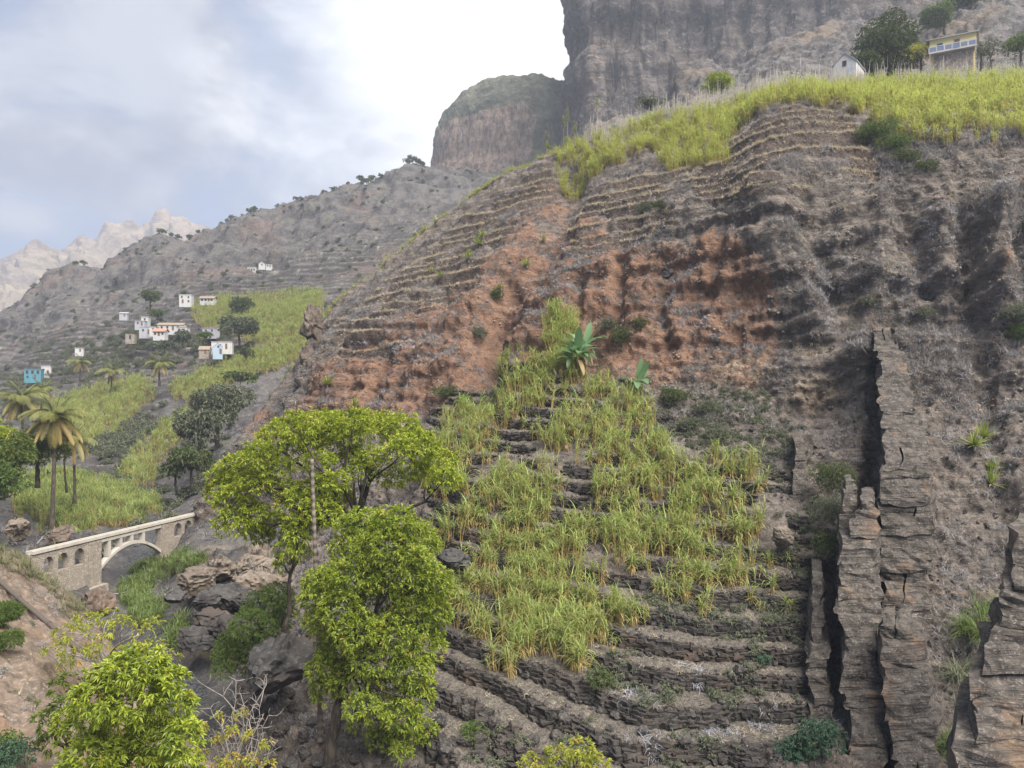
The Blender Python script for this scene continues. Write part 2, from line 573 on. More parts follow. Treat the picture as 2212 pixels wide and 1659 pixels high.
# stony relief on everything
n2 = grid_normals(A2)
det = fbm(A2, 0.75, 4, 0.62, 91) * 0.26 + (fbm(A2, 0.30, 2, 0.5, 95, ridged=True)) * 0.035
A2 += n2 * det[..., None]
riserL = sstep(0.70, 0.76, fL) * m_low
riserU = sstep(0.56, 0.62, fU) * m_up
rust_poly = poly_mask(UA_nom, VA_nom, [(520, 960), (600, 900), (680, 780), (900, 640), (1150, 480), (1240, 400), (1330, 500), (1480, 520), (1640, 520), (1690, 640), (1700, 760), (1640, 860), (1400, 840), (1200, 790), (1000, 890), (700, 960)], 45)
rust = rust_poly * 0.66
for (u, v, ru, rv, a) in [(940, 670, 60, 45, .75), (1150, 670, 90, 70, .7), (1300, 620, 50, 90, .8), (1400, 640, 60, 70, .7), (1560, 560, 100, 70, .75), (1600, 640, 70, 50, .55),
                          (1180, 430, 60, 60, .65), (1130, 500, 60, 60, .6), (560, 920, 40, 60, .7), (940, 800, 110, 40, .45), (1480, 770, 110, 50, .55), (1290, 480, 60, 40, .5), (2150, 590, 45, 70, .55), (1960, 540, 30, 30, .45)]:
    rust = np.maximum(rust, a * 1.1 * np.exp(-((UA_nom - u) / ru) ** 2 - ((VA_nom - v) / rv) ** 2))
# dead grey scrub thins the rust on slopes of gentle pitch
tan = 0.12 + 0.3 * sstep(0.35, 0.8, n2[..., 2] * -1 * np.sign(n2[..., 2].mean()) * -1) * 0
for (u, v, ru, rv, a) in [(1600, 800, 200, 70, .55), (1760, 860, 120, 60, .6), (1060, 800, 40, 70, .55), (1680, 560, 50, 140, .4), (1800, 640, 120, 80, .35), (2100, 560, 120, 90, .3), (620, 880, 50, 60, .2)]:
    tan = np.maximum(tan, a * np.exp(-((UA_nom - u) / ru) ** 2 - ((VA_nom - v) / rv) ** 2))
hill_mat = hillside_material()
hillside = mesh_np('hillside', A2, grid_quads(*A2.shape[:2]), mat=hill_mat,
                   attrs=dict(rust=rust, tan=tan, terr=m_low, uterr=m_up, riser=np.maximum(riserL, riserU)))
tag(hillside, kind='structure')

# ---------------------------------------------------------------- V: ravine, valley floor and the far side up to the dark ridge
UsV = np.linspace(-520, 1420, 420)
vl = [
    [(-520, 40, 1700), (0, 40, 1760), (300, 42, 1760), (600, 44, 1660), (900, 44, 1640), (1420, 44, 1600)],
    [(-520, 54, 1400), (0, 56, 1460), (300, 55, 1470), (450, 56, 1440), (560, 58, 1400), (700, 62, 1340), (900, 66, 1300), (1420, 68, 1250)],
    [(-520, 70, 1180), (0, 72, 1290), (200, 70, 1330), (330, 69, 1335), (400, 70, 1310), (470, 71, 1250), (560, 74, 1205), (700, 80, 1180), (900, 82, 1160), (1420, 84, 1160)],
    [(-520, 84, 1050), (0, 85, 1165), (130, 84, 1190), (220, 84, 1258), (290, 85, 1264), (350, 86, 1240), (410, 86, 1175), (470, 88, 1150), (560, 92, 1110), (700, 100, 1100), (900, 104, 1090), (1420, 104, 1080)],
    [(-520, 105, 1010), (0, 100, 1105), (100, 98, 1125), (200, 100, 1128), (300, 104, 1130), (360, 107, 1120), (430, 108, 1090), (560, 114, 1070), (900, 124, 1060), (1420, 124, 1060)],
    [(-520, 150, 930), (0, 140, 1010), (100, 140, 1030), (200, 138, 1050), (300, 140, 1072), (360, 142, 1068), (430, 145, 1030), (560, 150, 990), (900, 160, 960), (1420, 160, 960)],
    [(-520, 210, 900), (0, 190, 930), (150, 180, 945), (230, 175, 950), (330, 172, 950), (430, 175, 915), (540, 180, 870), (700, 190, 830), (900, 200, 800), (1420, 200, 800)],
    [(-520, 290, 880), (0, 265, 862), (90, 262, 835), (170, 262, 812), (250, 255, 790), (350, 245, 778), (470, 238, 765), (560, 232, 748), (700, 232, 700), (900, 240, 660), (1420, 240, 640)],
    [(-520, 350, 850), (0, 330, 800), (100, 325, 775), (200, 320, 735), (280, 315, 705), (400, 312, 660), (560, 308, 645), (700, 308, 625), (900, 310, 590), (1420, 310, 560)],
    [(-520, 420, 830), (0, 410, 748), (150, 405, 665), (250, 405, 650), (330, 400, 610), (480, 395, 580), (560, 390, 570), (700, 390, 530), (850, 395, 490), (950, 400, 470), (1420, 400, 440)],
    [(-520, 520, 800), (-200, 510, 770), (0, 500, 690), (60, 500, 645), (110, 500, 606), (150, 500, 588), (190, 502, 598), (225, 505, 598), (255, 508, 565), (330, 510, 524), (400, 512, 524), (480, 515, 503), (520, 516, 488), (545, 517, 476), (620, 520, 460), (700, 525, 438), (760, 528, 418), (830, 530, 402), (880, 532, 377), (930, 534, 382), (1000, 540, 385), (1200, 545, 390), (1420, 550, 400)],
    [(-520, 640, 860), (0, 620, 800), (500, 640, 640), (900, 660, 520), (1420, 660, 500)],
]
rowsV = [12, 36, 44, 40, 36, 44, 70, 100, 90, 90, 8]
Vt = loft(vl, UsV, rowsV, smooth=2)
bandV = np.concatenate([np.full(n, i) + np.arange(n) / n for i, n in enumerate(rowsV)] + [[len(rowsV)]])[:, None] * np.ones((1, len(UsV)))
UV_, VV_ = proj(Vt)
nv = grid_normals(Vt)
far = sstep(5.5, 8.0, bandV)
crag = sstep(8.0, 9.5, bandV)
offv = fbm(Vt, 5.0, 4, 0.55, 101) * 1.0 * (1 - far) + fbm(Vt, 16.0, 5, 0.55, 103) * 3.0 * far
offv += crag * (fbm(Vt, 34.0, 5, 0.55, 107, ridged=True) - 0.3) * 9.0
rocks = poly_mask(UV_, VV_, [(400, 1420), (400, 1300), (430, 1190), (560, 1170), (760, 1200), (760, 1420), (520, 1470)], 25)
stream = np.exp(-(line_dist(UV_, VV_, [(345, 1120), (330, 1180), (270, 1250), (330, 1330), (330, 1420), (430, 1500)]) / 26) ** 2)
offv += rocks * (fbm(Vt, 3.4, 4, 0.55, 111, ridged=True) - 0.2) * 1.7
offv *= (1 - 0.6 * stream)
Vt1 = Vt + nv * offv[..., None]
m_vt = (sstep(6.2, 6.9, bandV) * (1 - sstep(8.7, 9.4, bandV)) * sstep(-0.25, 0.0, fbm(Vt, 45, 2, 0.5, 121) + 0.10))
m_vt = np.maximum(m_vt, poly_mask(UV_, VV_, [(170, 1040), (230, 900), (320, 850), (360, 900), (330, 1000), (220, 1060)], 14))
wobV = fbm(Vt1, 40, 3, 0.5, 131) * 5.0
HV = 2.5
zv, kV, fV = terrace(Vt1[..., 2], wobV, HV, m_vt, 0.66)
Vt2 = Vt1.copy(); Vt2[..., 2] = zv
nv2 = grid_normals(Vt2)
Vt2 += nv2 * (fbm(Vt2, 1.0, 3, 0.6, 141) * 0.18 * (1 - far) + fbm(Vt2, 5.0, 3, 0.6, 143) * 0.6 * far)[..., None]


def valley_material():
    m, t, b = mat_new('valley_ground')
    pos = t.n('ShaderNodeNewGeometry').outputs['Position']
    nA = t.noise(pos, 0.025, 6, 0.6)
    nB = t.noise(pos, 0.12, 7, 0.66)
    nC = t.noise(pos, 0.8, 6, 0.7)
    nD = t.noise(pos, 4.0, 4, 0.7)
    c = t.mix(t.ramp(nB, 0.36, 0.62), (0.050, 0.047, 0.047), (0.118, 0.107, 0.098))
    c = t.mix(t.ramp(nC, 0.50, 0.72), c, (0.18, 0.16, 0.14))
    c = t.mix(t.ramp(nA, 0.52, 0.66, 0, 0.5), c, (0.155, 0.105, 0.082))
    c = t.mix(t.ramp(nB, 0.55, 0.70, 0, 0.6), c, (0.10, 0.105, 0.06))
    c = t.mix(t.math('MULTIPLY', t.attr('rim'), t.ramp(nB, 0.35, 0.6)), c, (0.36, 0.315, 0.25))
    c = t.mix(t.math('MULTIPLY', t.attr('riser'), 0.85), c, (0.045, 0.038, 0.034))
    rk = t.mix(t.ramp(nC, 0.38, 0.64), (0.075, 0.058, 0.045), (0.27, 0.215, 0.16))
    c = t.mix(t.attr('rock'), c, rk)
    wet = t.mix(t.ramp(nD, 0.4, 0.65), (0.03, 0.031, 0.033), (0.12, 0.12, 0.125))
    c = t.mix(t.attr('stream'), c, wet)
    t.L.new(c, b.inputs['Base Color'])
    h = t.math('ADD', t.math('MULTIPLY', nB, 2.2), t.math('ADD', nC, t.math('MULTIPLY', nD, 0.25)))
    set_bump(t, b, h, 1.0, 0.8)
    return m


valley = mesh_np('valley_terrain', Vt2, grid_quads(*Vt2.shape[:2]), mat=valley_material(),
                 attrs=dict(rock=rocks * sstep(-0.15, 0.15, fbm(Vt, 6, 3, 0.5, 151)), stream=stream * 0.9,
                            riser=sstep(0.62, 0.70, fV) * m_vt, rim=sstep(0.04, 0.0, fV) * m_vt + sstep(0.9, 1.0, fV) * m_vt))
tag(valley, kind='structure')

# ---------------------------------------------------------------- B: the earth bank on the left
UsB = np.linspace(-700, 640, 230)
bl = [
    [(-700, 14, 2100), (0, 18, 2000), (300, 20, 2050), (640, 22, 2100)],
    [(-700, 22, 1500), (0, 27, 1660), (150, 28, 1680), (300, 30, 1760), (640, 32, 1850)],
    [(-700, 34, 1150), (0, 38, 1400), (100, 38, 1440), (200, 39, 1520), (350, 39, 1640), (640, 40, 1760)],
    [(-700, 52, 900), (-100, 54, 1130), (0, 55, 1182), (60, 56.5, 1225), (110, 57, 1262), (160, 56, 1305), (215, 53, 1365), (270, 50, 1440), (330, 47, 1520), (450, 44, 1640), (640, 42, 1760)],
    [(-700, 60, 1150), (-100, 62, 1250), (60, 63, 1330), (160, 61, 1400), (270, 55, 1540), (450, 49, 1720), (640, 48, 1780)],
    [(-700, 80, 1250), (640, 70, 1700)],
]
Bt = loft(bl, UsB, [40, 70, 80, 24, 8], smooth=4)
nb = grid_normals(Bt)
Bt1 = Bt + nb * (fbm(Bt, 5, 4, 0.5, 161) * 0.9 + (fbm(Bt, 1.3, 4, 0.55, 163, ridged=True) - .2) * 0.28 + fbm(Bt, 0.4, 3, 0.5, 165) * 0.08)[..., None]
bank_mat = rock_material('bank_earth', (0.090, 0.068, 0.050), (0.175, 0.130, 0.097), (0.27, 0.22, 0.172), (0.19, 0.115, 0.07), 0.7, 0.2, 0.25)
tag(mesh_np('earth_bank', Bt1, grid_quads(*Bt1.shape[:2]), mat=bank_mat), kind='structure')

# ---------------------------------------------------------------- T: scree slope and outcrops behind the crest, under the great cliff
UsT = np.linspace(1290, 2700, 330)
tl = [
    [(1290, 150, 700), (1660, 150, 330), (2700, 150, 280)],
    [(1290, 200, 420), (1440, 200, 340), (1660, 190, 215), (1900, 190, 185), (2212, 185, 170), (2700, 185, 150)],
    [(1290, 240, 330), (1440, 240, 270), (1480, 238, 215), (1560, 235, 212), (1620, 235, 190), (1700, 232, 150), (1790, 230, 135), (1870, 226, 130), (2000, 215, 110), (2060, 205, 90), (2120, 200, 85), (2212, 205, 100), (2700, 210, 60)],
    [(1290, 275, 280), (1400, 275, 262), (1440, 272, 225), (1480, 270, 168), (1520, 270, 152), (1560, 270, 166), (1590, 270, 168), (1625, 270, 145), (1660, 270, 112), (1700, 270, 92), (1740, 268, 86), (1790, 268, 70), (1870, 265, 58), (1985, 258, 62), (2010, 255, 45), (2060, 250, 10), (2120, 245, -30), (2212, 240, -70), (2700, 235, -260)],
    [(1290, 330, 330), (1600, 330, 230), (1900, 330, 120), (2212, 300, 0), (2700, 290, -200)],
]
Tt = loft(tl, UsT, [20, 70, 90, 16], smooth=2)
nt = grid_normals(Tt)
Tt1 = Tt + nt * ((fbm(Tt, 26, 6, 0.62, 171, ridged=True) - 0.25) * 5.0 + (fbm(Tt, 5, 4, 0.65, 173, ridged=True) - .2) * 1.5)[..., None]
grey_rock = rock_material('scree_rock', (0.060, 0.055, 0.053), (0.130, 0.118, 0.110), (0.21, 0.19, 0.168), (0.16, 0.125, 0.092), 3.2, 0.15, 0.5)
tag(mesh_np('scree_slope', Tt1, grid_quads(*Tt1.shape[:2]), mat=grey_rock), kind='structure')

def cliff_material():
    m, t, b = mat_new('cliff_face')
    pos = t.n('ShaderNodeNewGeometry').outputs['Position']
    n0 = t.noise(pos, 0.018, 6, .6, .4)
    n1 = t.noise(pos, 0.085, 8, .66, .5)
    n2 = t.noise(pos, 0.42, 6, .72)
    band = t.noise(t.mapping(pos, (.012, .012, .16)), 1.0, 5, .6, .5)
    crack = t.noise(t.mapping(pos, (.16, .16, .014)), 1.0, 6, .68, .3)
    c = t.mix(t.ramp(n1, .38, .62), (0.062, 0.054, 0.051), (0.160, 0.137, 0.122))
    c = t.mix(t.ramp(n2, .50, .66, 0, .9), c, (0.30, 0.25, 0.205))
    c = t.mix(t.ramp(n0, .50, .64, 0, .6), c, (0.20, 0.145, 0.105))
    c = t.mix(t.ramp(band, .44, .54, .6, 0), c, (0.075, 0.060, 0.054))
    c = t.mix(t.ramp(crack, .37, .46, .9, 0), c, (0.028, 0.024, 0.023))
    c = t.mix(t.ramp(crack, .60, .70, 0, .35), c, (0.30, 0.255, 0.205))
    t.L.new(c, b.inputs['Base Color'])
    h = t.math('ADD', t.math('MULTIPLY', n1, 2.0), t.math('ADD', t.math('MULTIPLY', n2, .7), t.math('MULTIPLY', t.ramp(crack, .34, .50), 1.2)))
    h = t.math('ADD', h, t.math('MULTIPLY', band, 1.0))
    set_bump(t, b, h, 1.0, 3.2)
    return m


# ---------------------------------------------------------------- E: the great cliff (plan line swept upwards, columnar weathering)
plan = np.array([(1262, 760), (1246, 560), (1240, 470), (1262, 438), (1330, 430), (1500, 425), (1700, 405), (1900, 392), (2100, 380), (2400, 366), (2760, 350)], float)
seg = np.concatenate([[0], np.cumsum(np.hypot(np.diff((plan[:, 0] - U0) / F * plan[:, 1]), np.diff(plan[:, 1])))])
s = np.linspace(0, seg[-1], 560)
pu = np.interp(s, seg, plan[:, 0]); pd = np.interp(s, seg, plan[:, 1])
px, py = (pu - U0) / F * pd, pd
px = smooth_cols(px[None], 4)[0]; py = smooth_cols(py[None], 4)[0]
nE = 330
tE = np.linspace(0, 1, nE)[:, None]
zE = 90 + (330 - 90) * tE + 0 * px[None]
foot = 1 - sstep(0.0, 0.30, tE)
edge_lean = (px[None] * 0 + 1)
E = np.stack([px[None] + 0 * tE, py[None] + 26 * tE - 30 * foot, zE], -1)
# the left corner leans back a little as it rises
corner = np.exp(-((s[None] - np.interp(1244, pu[60:], s[60:])) / 60) ** 2)
E[..., 0] += 9.0 * corner * sstep(0.25, 1, tE) * 1.0
ne = grid_normals(E)
offe = (fbm(E * np.array([1, 1, 0.22]), 26, 5, 0.55, 181, ridged=True) - 0.25) * 7.0
offe += np.tanh(perlin(E[..., 0] * 0.006, E[..., 1] * 0.006, E[..., 2] * 0.045, 187) * 3) * 4.0
offe += fbm(E, 9, 5, 0.62, 183) * 3.0 + (fbm(E * np.array([1, 1, .15]), 9, 3, .6, 185, ridged=True) - .3) * 2.2
E += ne * offe[..., None] * np.sign((ne[..., 1] * -1).mean())
cliff_mat = rock_material('cliff_basalt', (0.075, 0.062, 0.057), (0.165, 0.135, 0.118), (0.25, 0.205, 0.165), (0.25, 0.18, 0.125), 5.0, 0.25, 0.5, warm_lo=0.54)
cliff_mat = cliff_material()
tag(mesh_np('cliff', E, grid_quads(*E.shape[:2]), mat=cliff_mat), kind='structure')

# ---------------------------------------------------------------- D: the round butte left of the cliff
ang = np.linspace(0, 2 * math.pi, 220)
prof = [(460, 235), (420, 210), (385, 194), (330, 190), (290, 180), (262, 168), (240, 152), (222, 132), (208, 108), (198, 84), (190, 56), (184, 26), (180, 0)]
vv = np.interp(np.linspace(0, 1, 150), np.linspace(0, 1, len(prof)), [p[0] for p in prof])
rr = np.interp(np.linspace(0, 1, 150), np.linspace(0, 1, len(prof)), [p[1] for p in prof])
dD = 690.0
cD = P(1128, 300, dD)
rD = rr / F * dD
zD = (V0 - vv) / F * dD
D = np.stack([cD[0] + rD[:, None] * np.cos(ang), cD[1] + 1.0 * rD[:, None] * np.sin(ang), zD[:, None] + 0 * ang], -1)
nd_ = grid_normals(D)
inw = np.sign(np.mean((D - cD)[60] * nd_[60]))
offd = (fbm(D * np.array([1, 1, 0.18]), 16, 4, 0.55, 191, ridged=True) - 0.3) * 4.5 * sstep(0.1, 0.4, rD / rD.max())[:, None] + fbm(D, 22, 5, 0.55, 193) * 5.0 * sstep(0.0, 0.3, rD / rD.max())[:, None]
D += nd_ * offd[..., None] * inw
m_top, t_, b_ = mat_new('butte_rock')
pos = t_.n('ShaderNodeNewGeometry').outputs['Position']
nA = t_.noise(pos, 0.03, 5, 0.6); nB = t_.noise(pos, 0.16, 6, 0.65); nC = t_.noise(t_.mapping(pos, (1, 1, 0.25)), 0.35, 5, 0.65)
scrub = t_.mix(t_.ramp(nB, 0.4, 0.62), (0.075, 0.08, 0.055), (0.15, 0.145, 0.10))
facec = t_.mix(t_.ramp(nC, 0.36, 0.62), (0.12, 0.092, 0.076), (0.29, 0.215, 0.165))
msk = t_.math('ADD', t_.attr('face'), t_.math('MULTIPLY', t_.math('SUBTRACT', nA, 0.5), 1.4))
t_.L.new(t_.mix(t_.ramp(msk, 0.40, 0.60), scrub, facec), b_.inputs['Base Color'])
set_bump(t_, b_, t_.math('ADD', nB, nC), 1.0, 3.0)
UD, VD = proj(D)
face = poly_mask(UD, VD, [(925, 420), (925, 320), (960, 262), (1040, 240), (1130, 222), (1160, 250), (1150, 330), (1110, 380)], 16)
tag(mesh_np('butte', D, grid_quads(*D.shape[:2]), mat=m_top, attrs=dict(face=face)), kind='structure')
# saddle between butte and cliff
UsS = np.linspace(900, 1330, 120)
S_ = loft([[(900, 560, 420), (1330, 560, 420)], [(900, 600, 385), (1100, 600, 375), (1330, 600, 340)], [(900, 720, 400), (1100, 700, 330), (1180, 700, 215), (1200, 700, 190), (1232, 700, 180), (1330, 700, 150)], [(900, 900, 420), (1330, 900, 300)]], UsS, [20, 50, 10], 3)
ns_ = grid_normals(S_)
S_ += ns_ * (fbm(S_, 22, 5, 0.55, 201) * 7)[..., None]
tag(mesh_np('saddle_hill', S_, grid_quads(*S_.shape[:2]), mat=m_top, attrs=dict(face=np.full(S_.shape[:2], 0.05))), kind='structure')

# ---------------------------------------------------------------- C: sunlit far mountains
UsC = np.linspace(-900, 900, 420)
crest = [(-900, 2300, 560), (-400, 2300, 600), (-120, 2200, 600), (0, 2100, 566), (40, 2100, 545), (80, 2100, 520), (105, 2110, 535), (132, 2130, 546), (155, 2140, 530), (176, 2150, 515), (190, 2160, 522), (212, 2180, 528), (235, 2250, 510), (262, 2300, 494), (285, 2300, 492), (300, 2310, 497), (313, 2320, 499), (335, 2330, 490), (352, 2340, 478), (370, 2350, 482), (392, 2350, 475), (412, 2360, 487), (450, 2370, 492), (490, 2380, 505), (560, 2400, 520), (900, 2500, 540)]
cl_ = [[(-900, 1100, 900), (900, 1100, 900)],
       [(-900, 1500, 800), (0, 1450, 760), (200, 1500, 700), (480, 1600, 640), (900, 1700, 640)],
       [(-900, 1900, 680), (0, 1800, 650), (200, 1880, 610), (480, 2050, 570), (900, 2100, 580)],
       crest,
       [(-900, 2900, 700), (900, 2900, 640)]]
C = loft(cl_, UsC, [30, 90, 110, 10], 0)
nc_ = grid_normals(C)
bc = np.concatenate([np.full(n, i) + np.arange(n) / n for i, n in enumerate([30, 90, 110, 10])] + [[4]])[:, None]
keep = 1 - 0.82 * np.exp(-((bc - 3) / 0.25) ** 2)
C += nc_ * (((fbm(C * np.array([1, .45, 1]), 240, 7, 0.58, 211, ridged=True) - 0.3) * 85 + (fbm(C, 60, 4, 0.6, 213, ridged=True) - .2) * 18) * keep)[..., None]
far_mat = rock_material('far_mountain_rock', (0.135, 0.10, 0.070), (0.27, 0.208, 0.148), (0.34, 0.272, 0.198), (0.30, 0.24, 0.15), 40, 0.1, 0.4)
tag(mesh_np('mountain', C, grid_quads(*C.shape[:2]), mat=far_mat), kind='structure')

# ---------------------------------------------------------------- haze
hz = [(-1900, -40, -60), (1900, 2960, 640)]
x0, y0, z0 = hz[0]; x1, y1, z1 = hz[1]
hv = [(x, y, z) for z in (z0, z1) for y in (y0, y1) for x in (x0, x1)]
hq = [(0, 2, 3, 1), (4, 5, 7, 6), (0, 1, 5, 4), (2, 6, 7, 3), (0, 4, 6, 2), (1, 3, 7, 5)]
mh = bpy.data.materials.new('haze_air'); mh.use_nodes = True
th = NT(mh.node_tree); th.N.clear()
oh = th.n('ShaderNodeOutputMaterial'); pv = th.n('ShaderNodeVolumePrincipled')
pv.inputs['Color'].default_value = (0.86, 0.91, 1.0, 1)
pv.inputs['Density'].default_value = HAZE
pv.inputs['Anisotropy'].default_value = 0.25
th.L.new(pv.outputs[0], oh.inputs['Volume'])
haze = mesh_np('haze', hv, hq, mat=mh, smooth=False)
tag(haze, kind='stuff')


# ---------------------------------------------------------------- where a sight line meets the ground
_sheets = {'A': A2, 'V': Vt2, 'B': Bt1, 'T': Tt1, 'D': D, 'E': E}
_pr = {k: proj(v) for k, v in _sheets.items()}


def on(U, V, sheet='A', dmin=0):
    pu_, pv_ = _pr[sheet]
    q = (pu_ - U) ** 2 + (pv_ - V) ** 2
    s_ = _sheets[sheet]
    if dmin:
        q = np.where(s_[..., 1] < dmin, 1e9, q)
    best = q.min()
    cand = np.where(q < best + 30, s_[..., 1], 1e9)
    i = np.unravel_index(np.argmin(cand), cand.shape)
    return s_[i].copy()


def ground_z(x, y, sheets=('A', 'V', 'B')):
    """highest ground near a plan point"""
    z = -1e9
    for k in sheets:
        s_ = _sheets[k]
        q = (s_[..., 0] - x) ** 2 + (s_[..., 1] - y) ** 2
        i = np.unravel_index(np.argmin(q), q.shape)
        if q[i] < 4:
            z = max(z, s_[i][2])
    return z
# ---------------------------------------------------------------- plant materials
def leaf_material(name, a, b_, dry, trans=0.35, rough=0.6):
    """a..b_ = range of the living leaf colour, dry = withered colour (vertex attribute 'dry')"""
    m = bpy.data.materials.new(name)
    m.use_nodes = True
    t = NT(m.node_tree)
    b = t.N['Principled BSDF']
    outn = t.N['Material Output']
    inf = t.n('ShaderNodeObjectInfo').outputs['Random']
    pos = t.n('ShaderNodeNewGeometry').outputs['Position']
    rv = t.attr('rnd')
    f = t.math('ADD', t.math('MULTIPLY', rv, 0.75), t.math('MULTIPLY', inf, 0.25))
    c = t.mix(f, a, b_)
    c = t.mix(t.attr('dry'), c, t.mix(t.noise(pos, 0.8, 3), tuple(v * 0.72 for v in dry), tuple(min(1, v * 1.2) for v in dry)))
    t.L.new(c, b.inputs['Base Color'])
    b.inputs['Roughness'].default_value = rough
    b.inputs['Specular IOR Level'].default_value = 0.3
    tr = t.n('ShaderNodeBsdfTranslucent')
    t.L.new(t.mix(0.35, c, (min(1, b_[0] * 1.5), min(1, b_[1] * 1.5), b_[2]), 'MIX'), tr.inputs['Color'])
    mx = t.n('ShaderNodeMixShader')
    mx.inputs[0].default_value = trans
    t.L.new(b.outputs[0], mx.inputs[1]); t.L.new(tr.outputs[0], mx.inputs[2])
    t.L.new(mx.outputs[0], outn.inputs['Surface'])
    return m


def bark_material(name, a, b_, s=1.0, rings=0.0):
    m, t, b = mat_new(name)
    tcn = t.n('ShaderNodeTexCoord').outputs['Object']
    n = t.noise(t.mapping(tcn, (1, 1, 0.3)), 6 / s, 5, 0.65)
    c = t.mix(t.ramp(n, 0.35, 0.65), a, b_)
    h = n
    if rings:
        wv = t.n('ShaderNodeTexWave', wave_type='BANDS', bands_direction='Z')
        wv.inputs['Scale'].default_value = rings
        wv.inputs['Distortion'].default_value = 1.5
        t.L.new(tcn, wv.inputs['Vector'])
        c = t.mix(t.math('MULTIPLY', wv.outputs['Fac'], 0.5), c, a)
        h = t.math('ADD', n, wv.outputs['Fac'])
    t.L.new(c, b.inputs['Base Color'])
    set_bump(t, b, h, 0.8, 0.05 * s)
    return m


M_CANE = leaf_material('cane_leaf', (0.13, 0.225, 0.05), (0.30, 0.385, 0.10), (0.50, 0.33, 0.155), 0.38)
M_CANE_TOP = leaf_material('cane_leaf_sunlit', (0.17, 0.245, 0.05), (0.38, 0.425, 0.10), (0.44, 0.31, 0.13), 0.50)  # sunlight on the crest cane put into a lighter, yellower leaf colour
M_STALK = leaf_material('cane_plume', (0.40, 0.37, 0.33), (0.52, 0.48, 0.43), (0.46, 0.41, 0.36), 0.25)
M_STRAW = leaf_material('straw_grass', (0.40, 0.335, 0.235), (0.54, 0.465, 0.345), (0.36, 0.295, 0.21), 0.25)
M_SCRUB = leaf_material('dry_scrub', (0.135, 0.128, 0.130), (0.27, 0.26, 0.268), (0.215, 0.185, 0.155), 0.12)
M_BUSH = leaf_material('bush_leaf', (0.05, 0.07, 0.022), (0.12, 0.15, 0.05), (0.16, 0.13, 0.07), 0.22)
M_BUSH_GREY = leaf_material('grey_green_leaf', (0.085, 0.10, 0.062), (0.17, 0.185, 0.11), (0.19, 0.16, 0.11), 0.2)
M_MANGO = leaf_material('mango_leaf', (0.11, 0.165, 0.02), (0.40, 0.44, 0.045), (0.30, 0.24, 0.05), 0.34, 0.45)
M_MANGO_DEEP = leaf_material('broad_leaf_deep', (0.055, 0.085, 0.018), (0.16, 0.20, 0.030), (0.26, 0.22, 0.05), 0.3, 0.5)
M_GREEN = leaf_material('fresh_green_leaf', (0.055, 0.095, 0.024), (0.145, 0.20, 0.048), (0.2, 0.2, 0.06), 0.32, 0.5)
M_YELLOW = leaf_material('yellowing_leaf', (0.17, 0.20, 0.03), (0.40, 0.40, 0.055), (0.46, 0.30, 0.07), 0.35, 0.5)
M_TEAL = leaf_material('blue_green_leaf', (0.032, 0.072, 0.042), (0.075, 0.14, 0.075), (0.12, 0.14, 0.08), 0.25)
M_AGAVE = leaf_material('agave_leaf', (0.10, 0.15, 0.02), (0.26, 0.30, 0.04), (0.34, 0.29, 0.2), 0.25, 0.4)
M_BANANA = leaf_material('banana_leaf', (0.075, 0.16, 0.07), (0.15, 0.25, 0.11), (0.36, 0.25, 0.12), 0.35, 0.4)
M_PALM = leaf_material('palm_frond', (0.075, 0.10, 0.03), (0.17, 0.19, 0.055), (0.36, 0.25, 0.09), 0.28, 0.5)
M_BARK = bark_material('bark', (0.022, 0.018, 0.014), (0.075, 0.06, 0.045))
M_BARK_PALE = bark_material('pale_bark', (0.105, 0.085, 0.066), (0.21, 0.175, 0.14), 1.0, 0.8)
M_TWIG = bark_material('bare_twig', (0.17, 0.15, 0.13), (0.31, 0.28, 0.245))


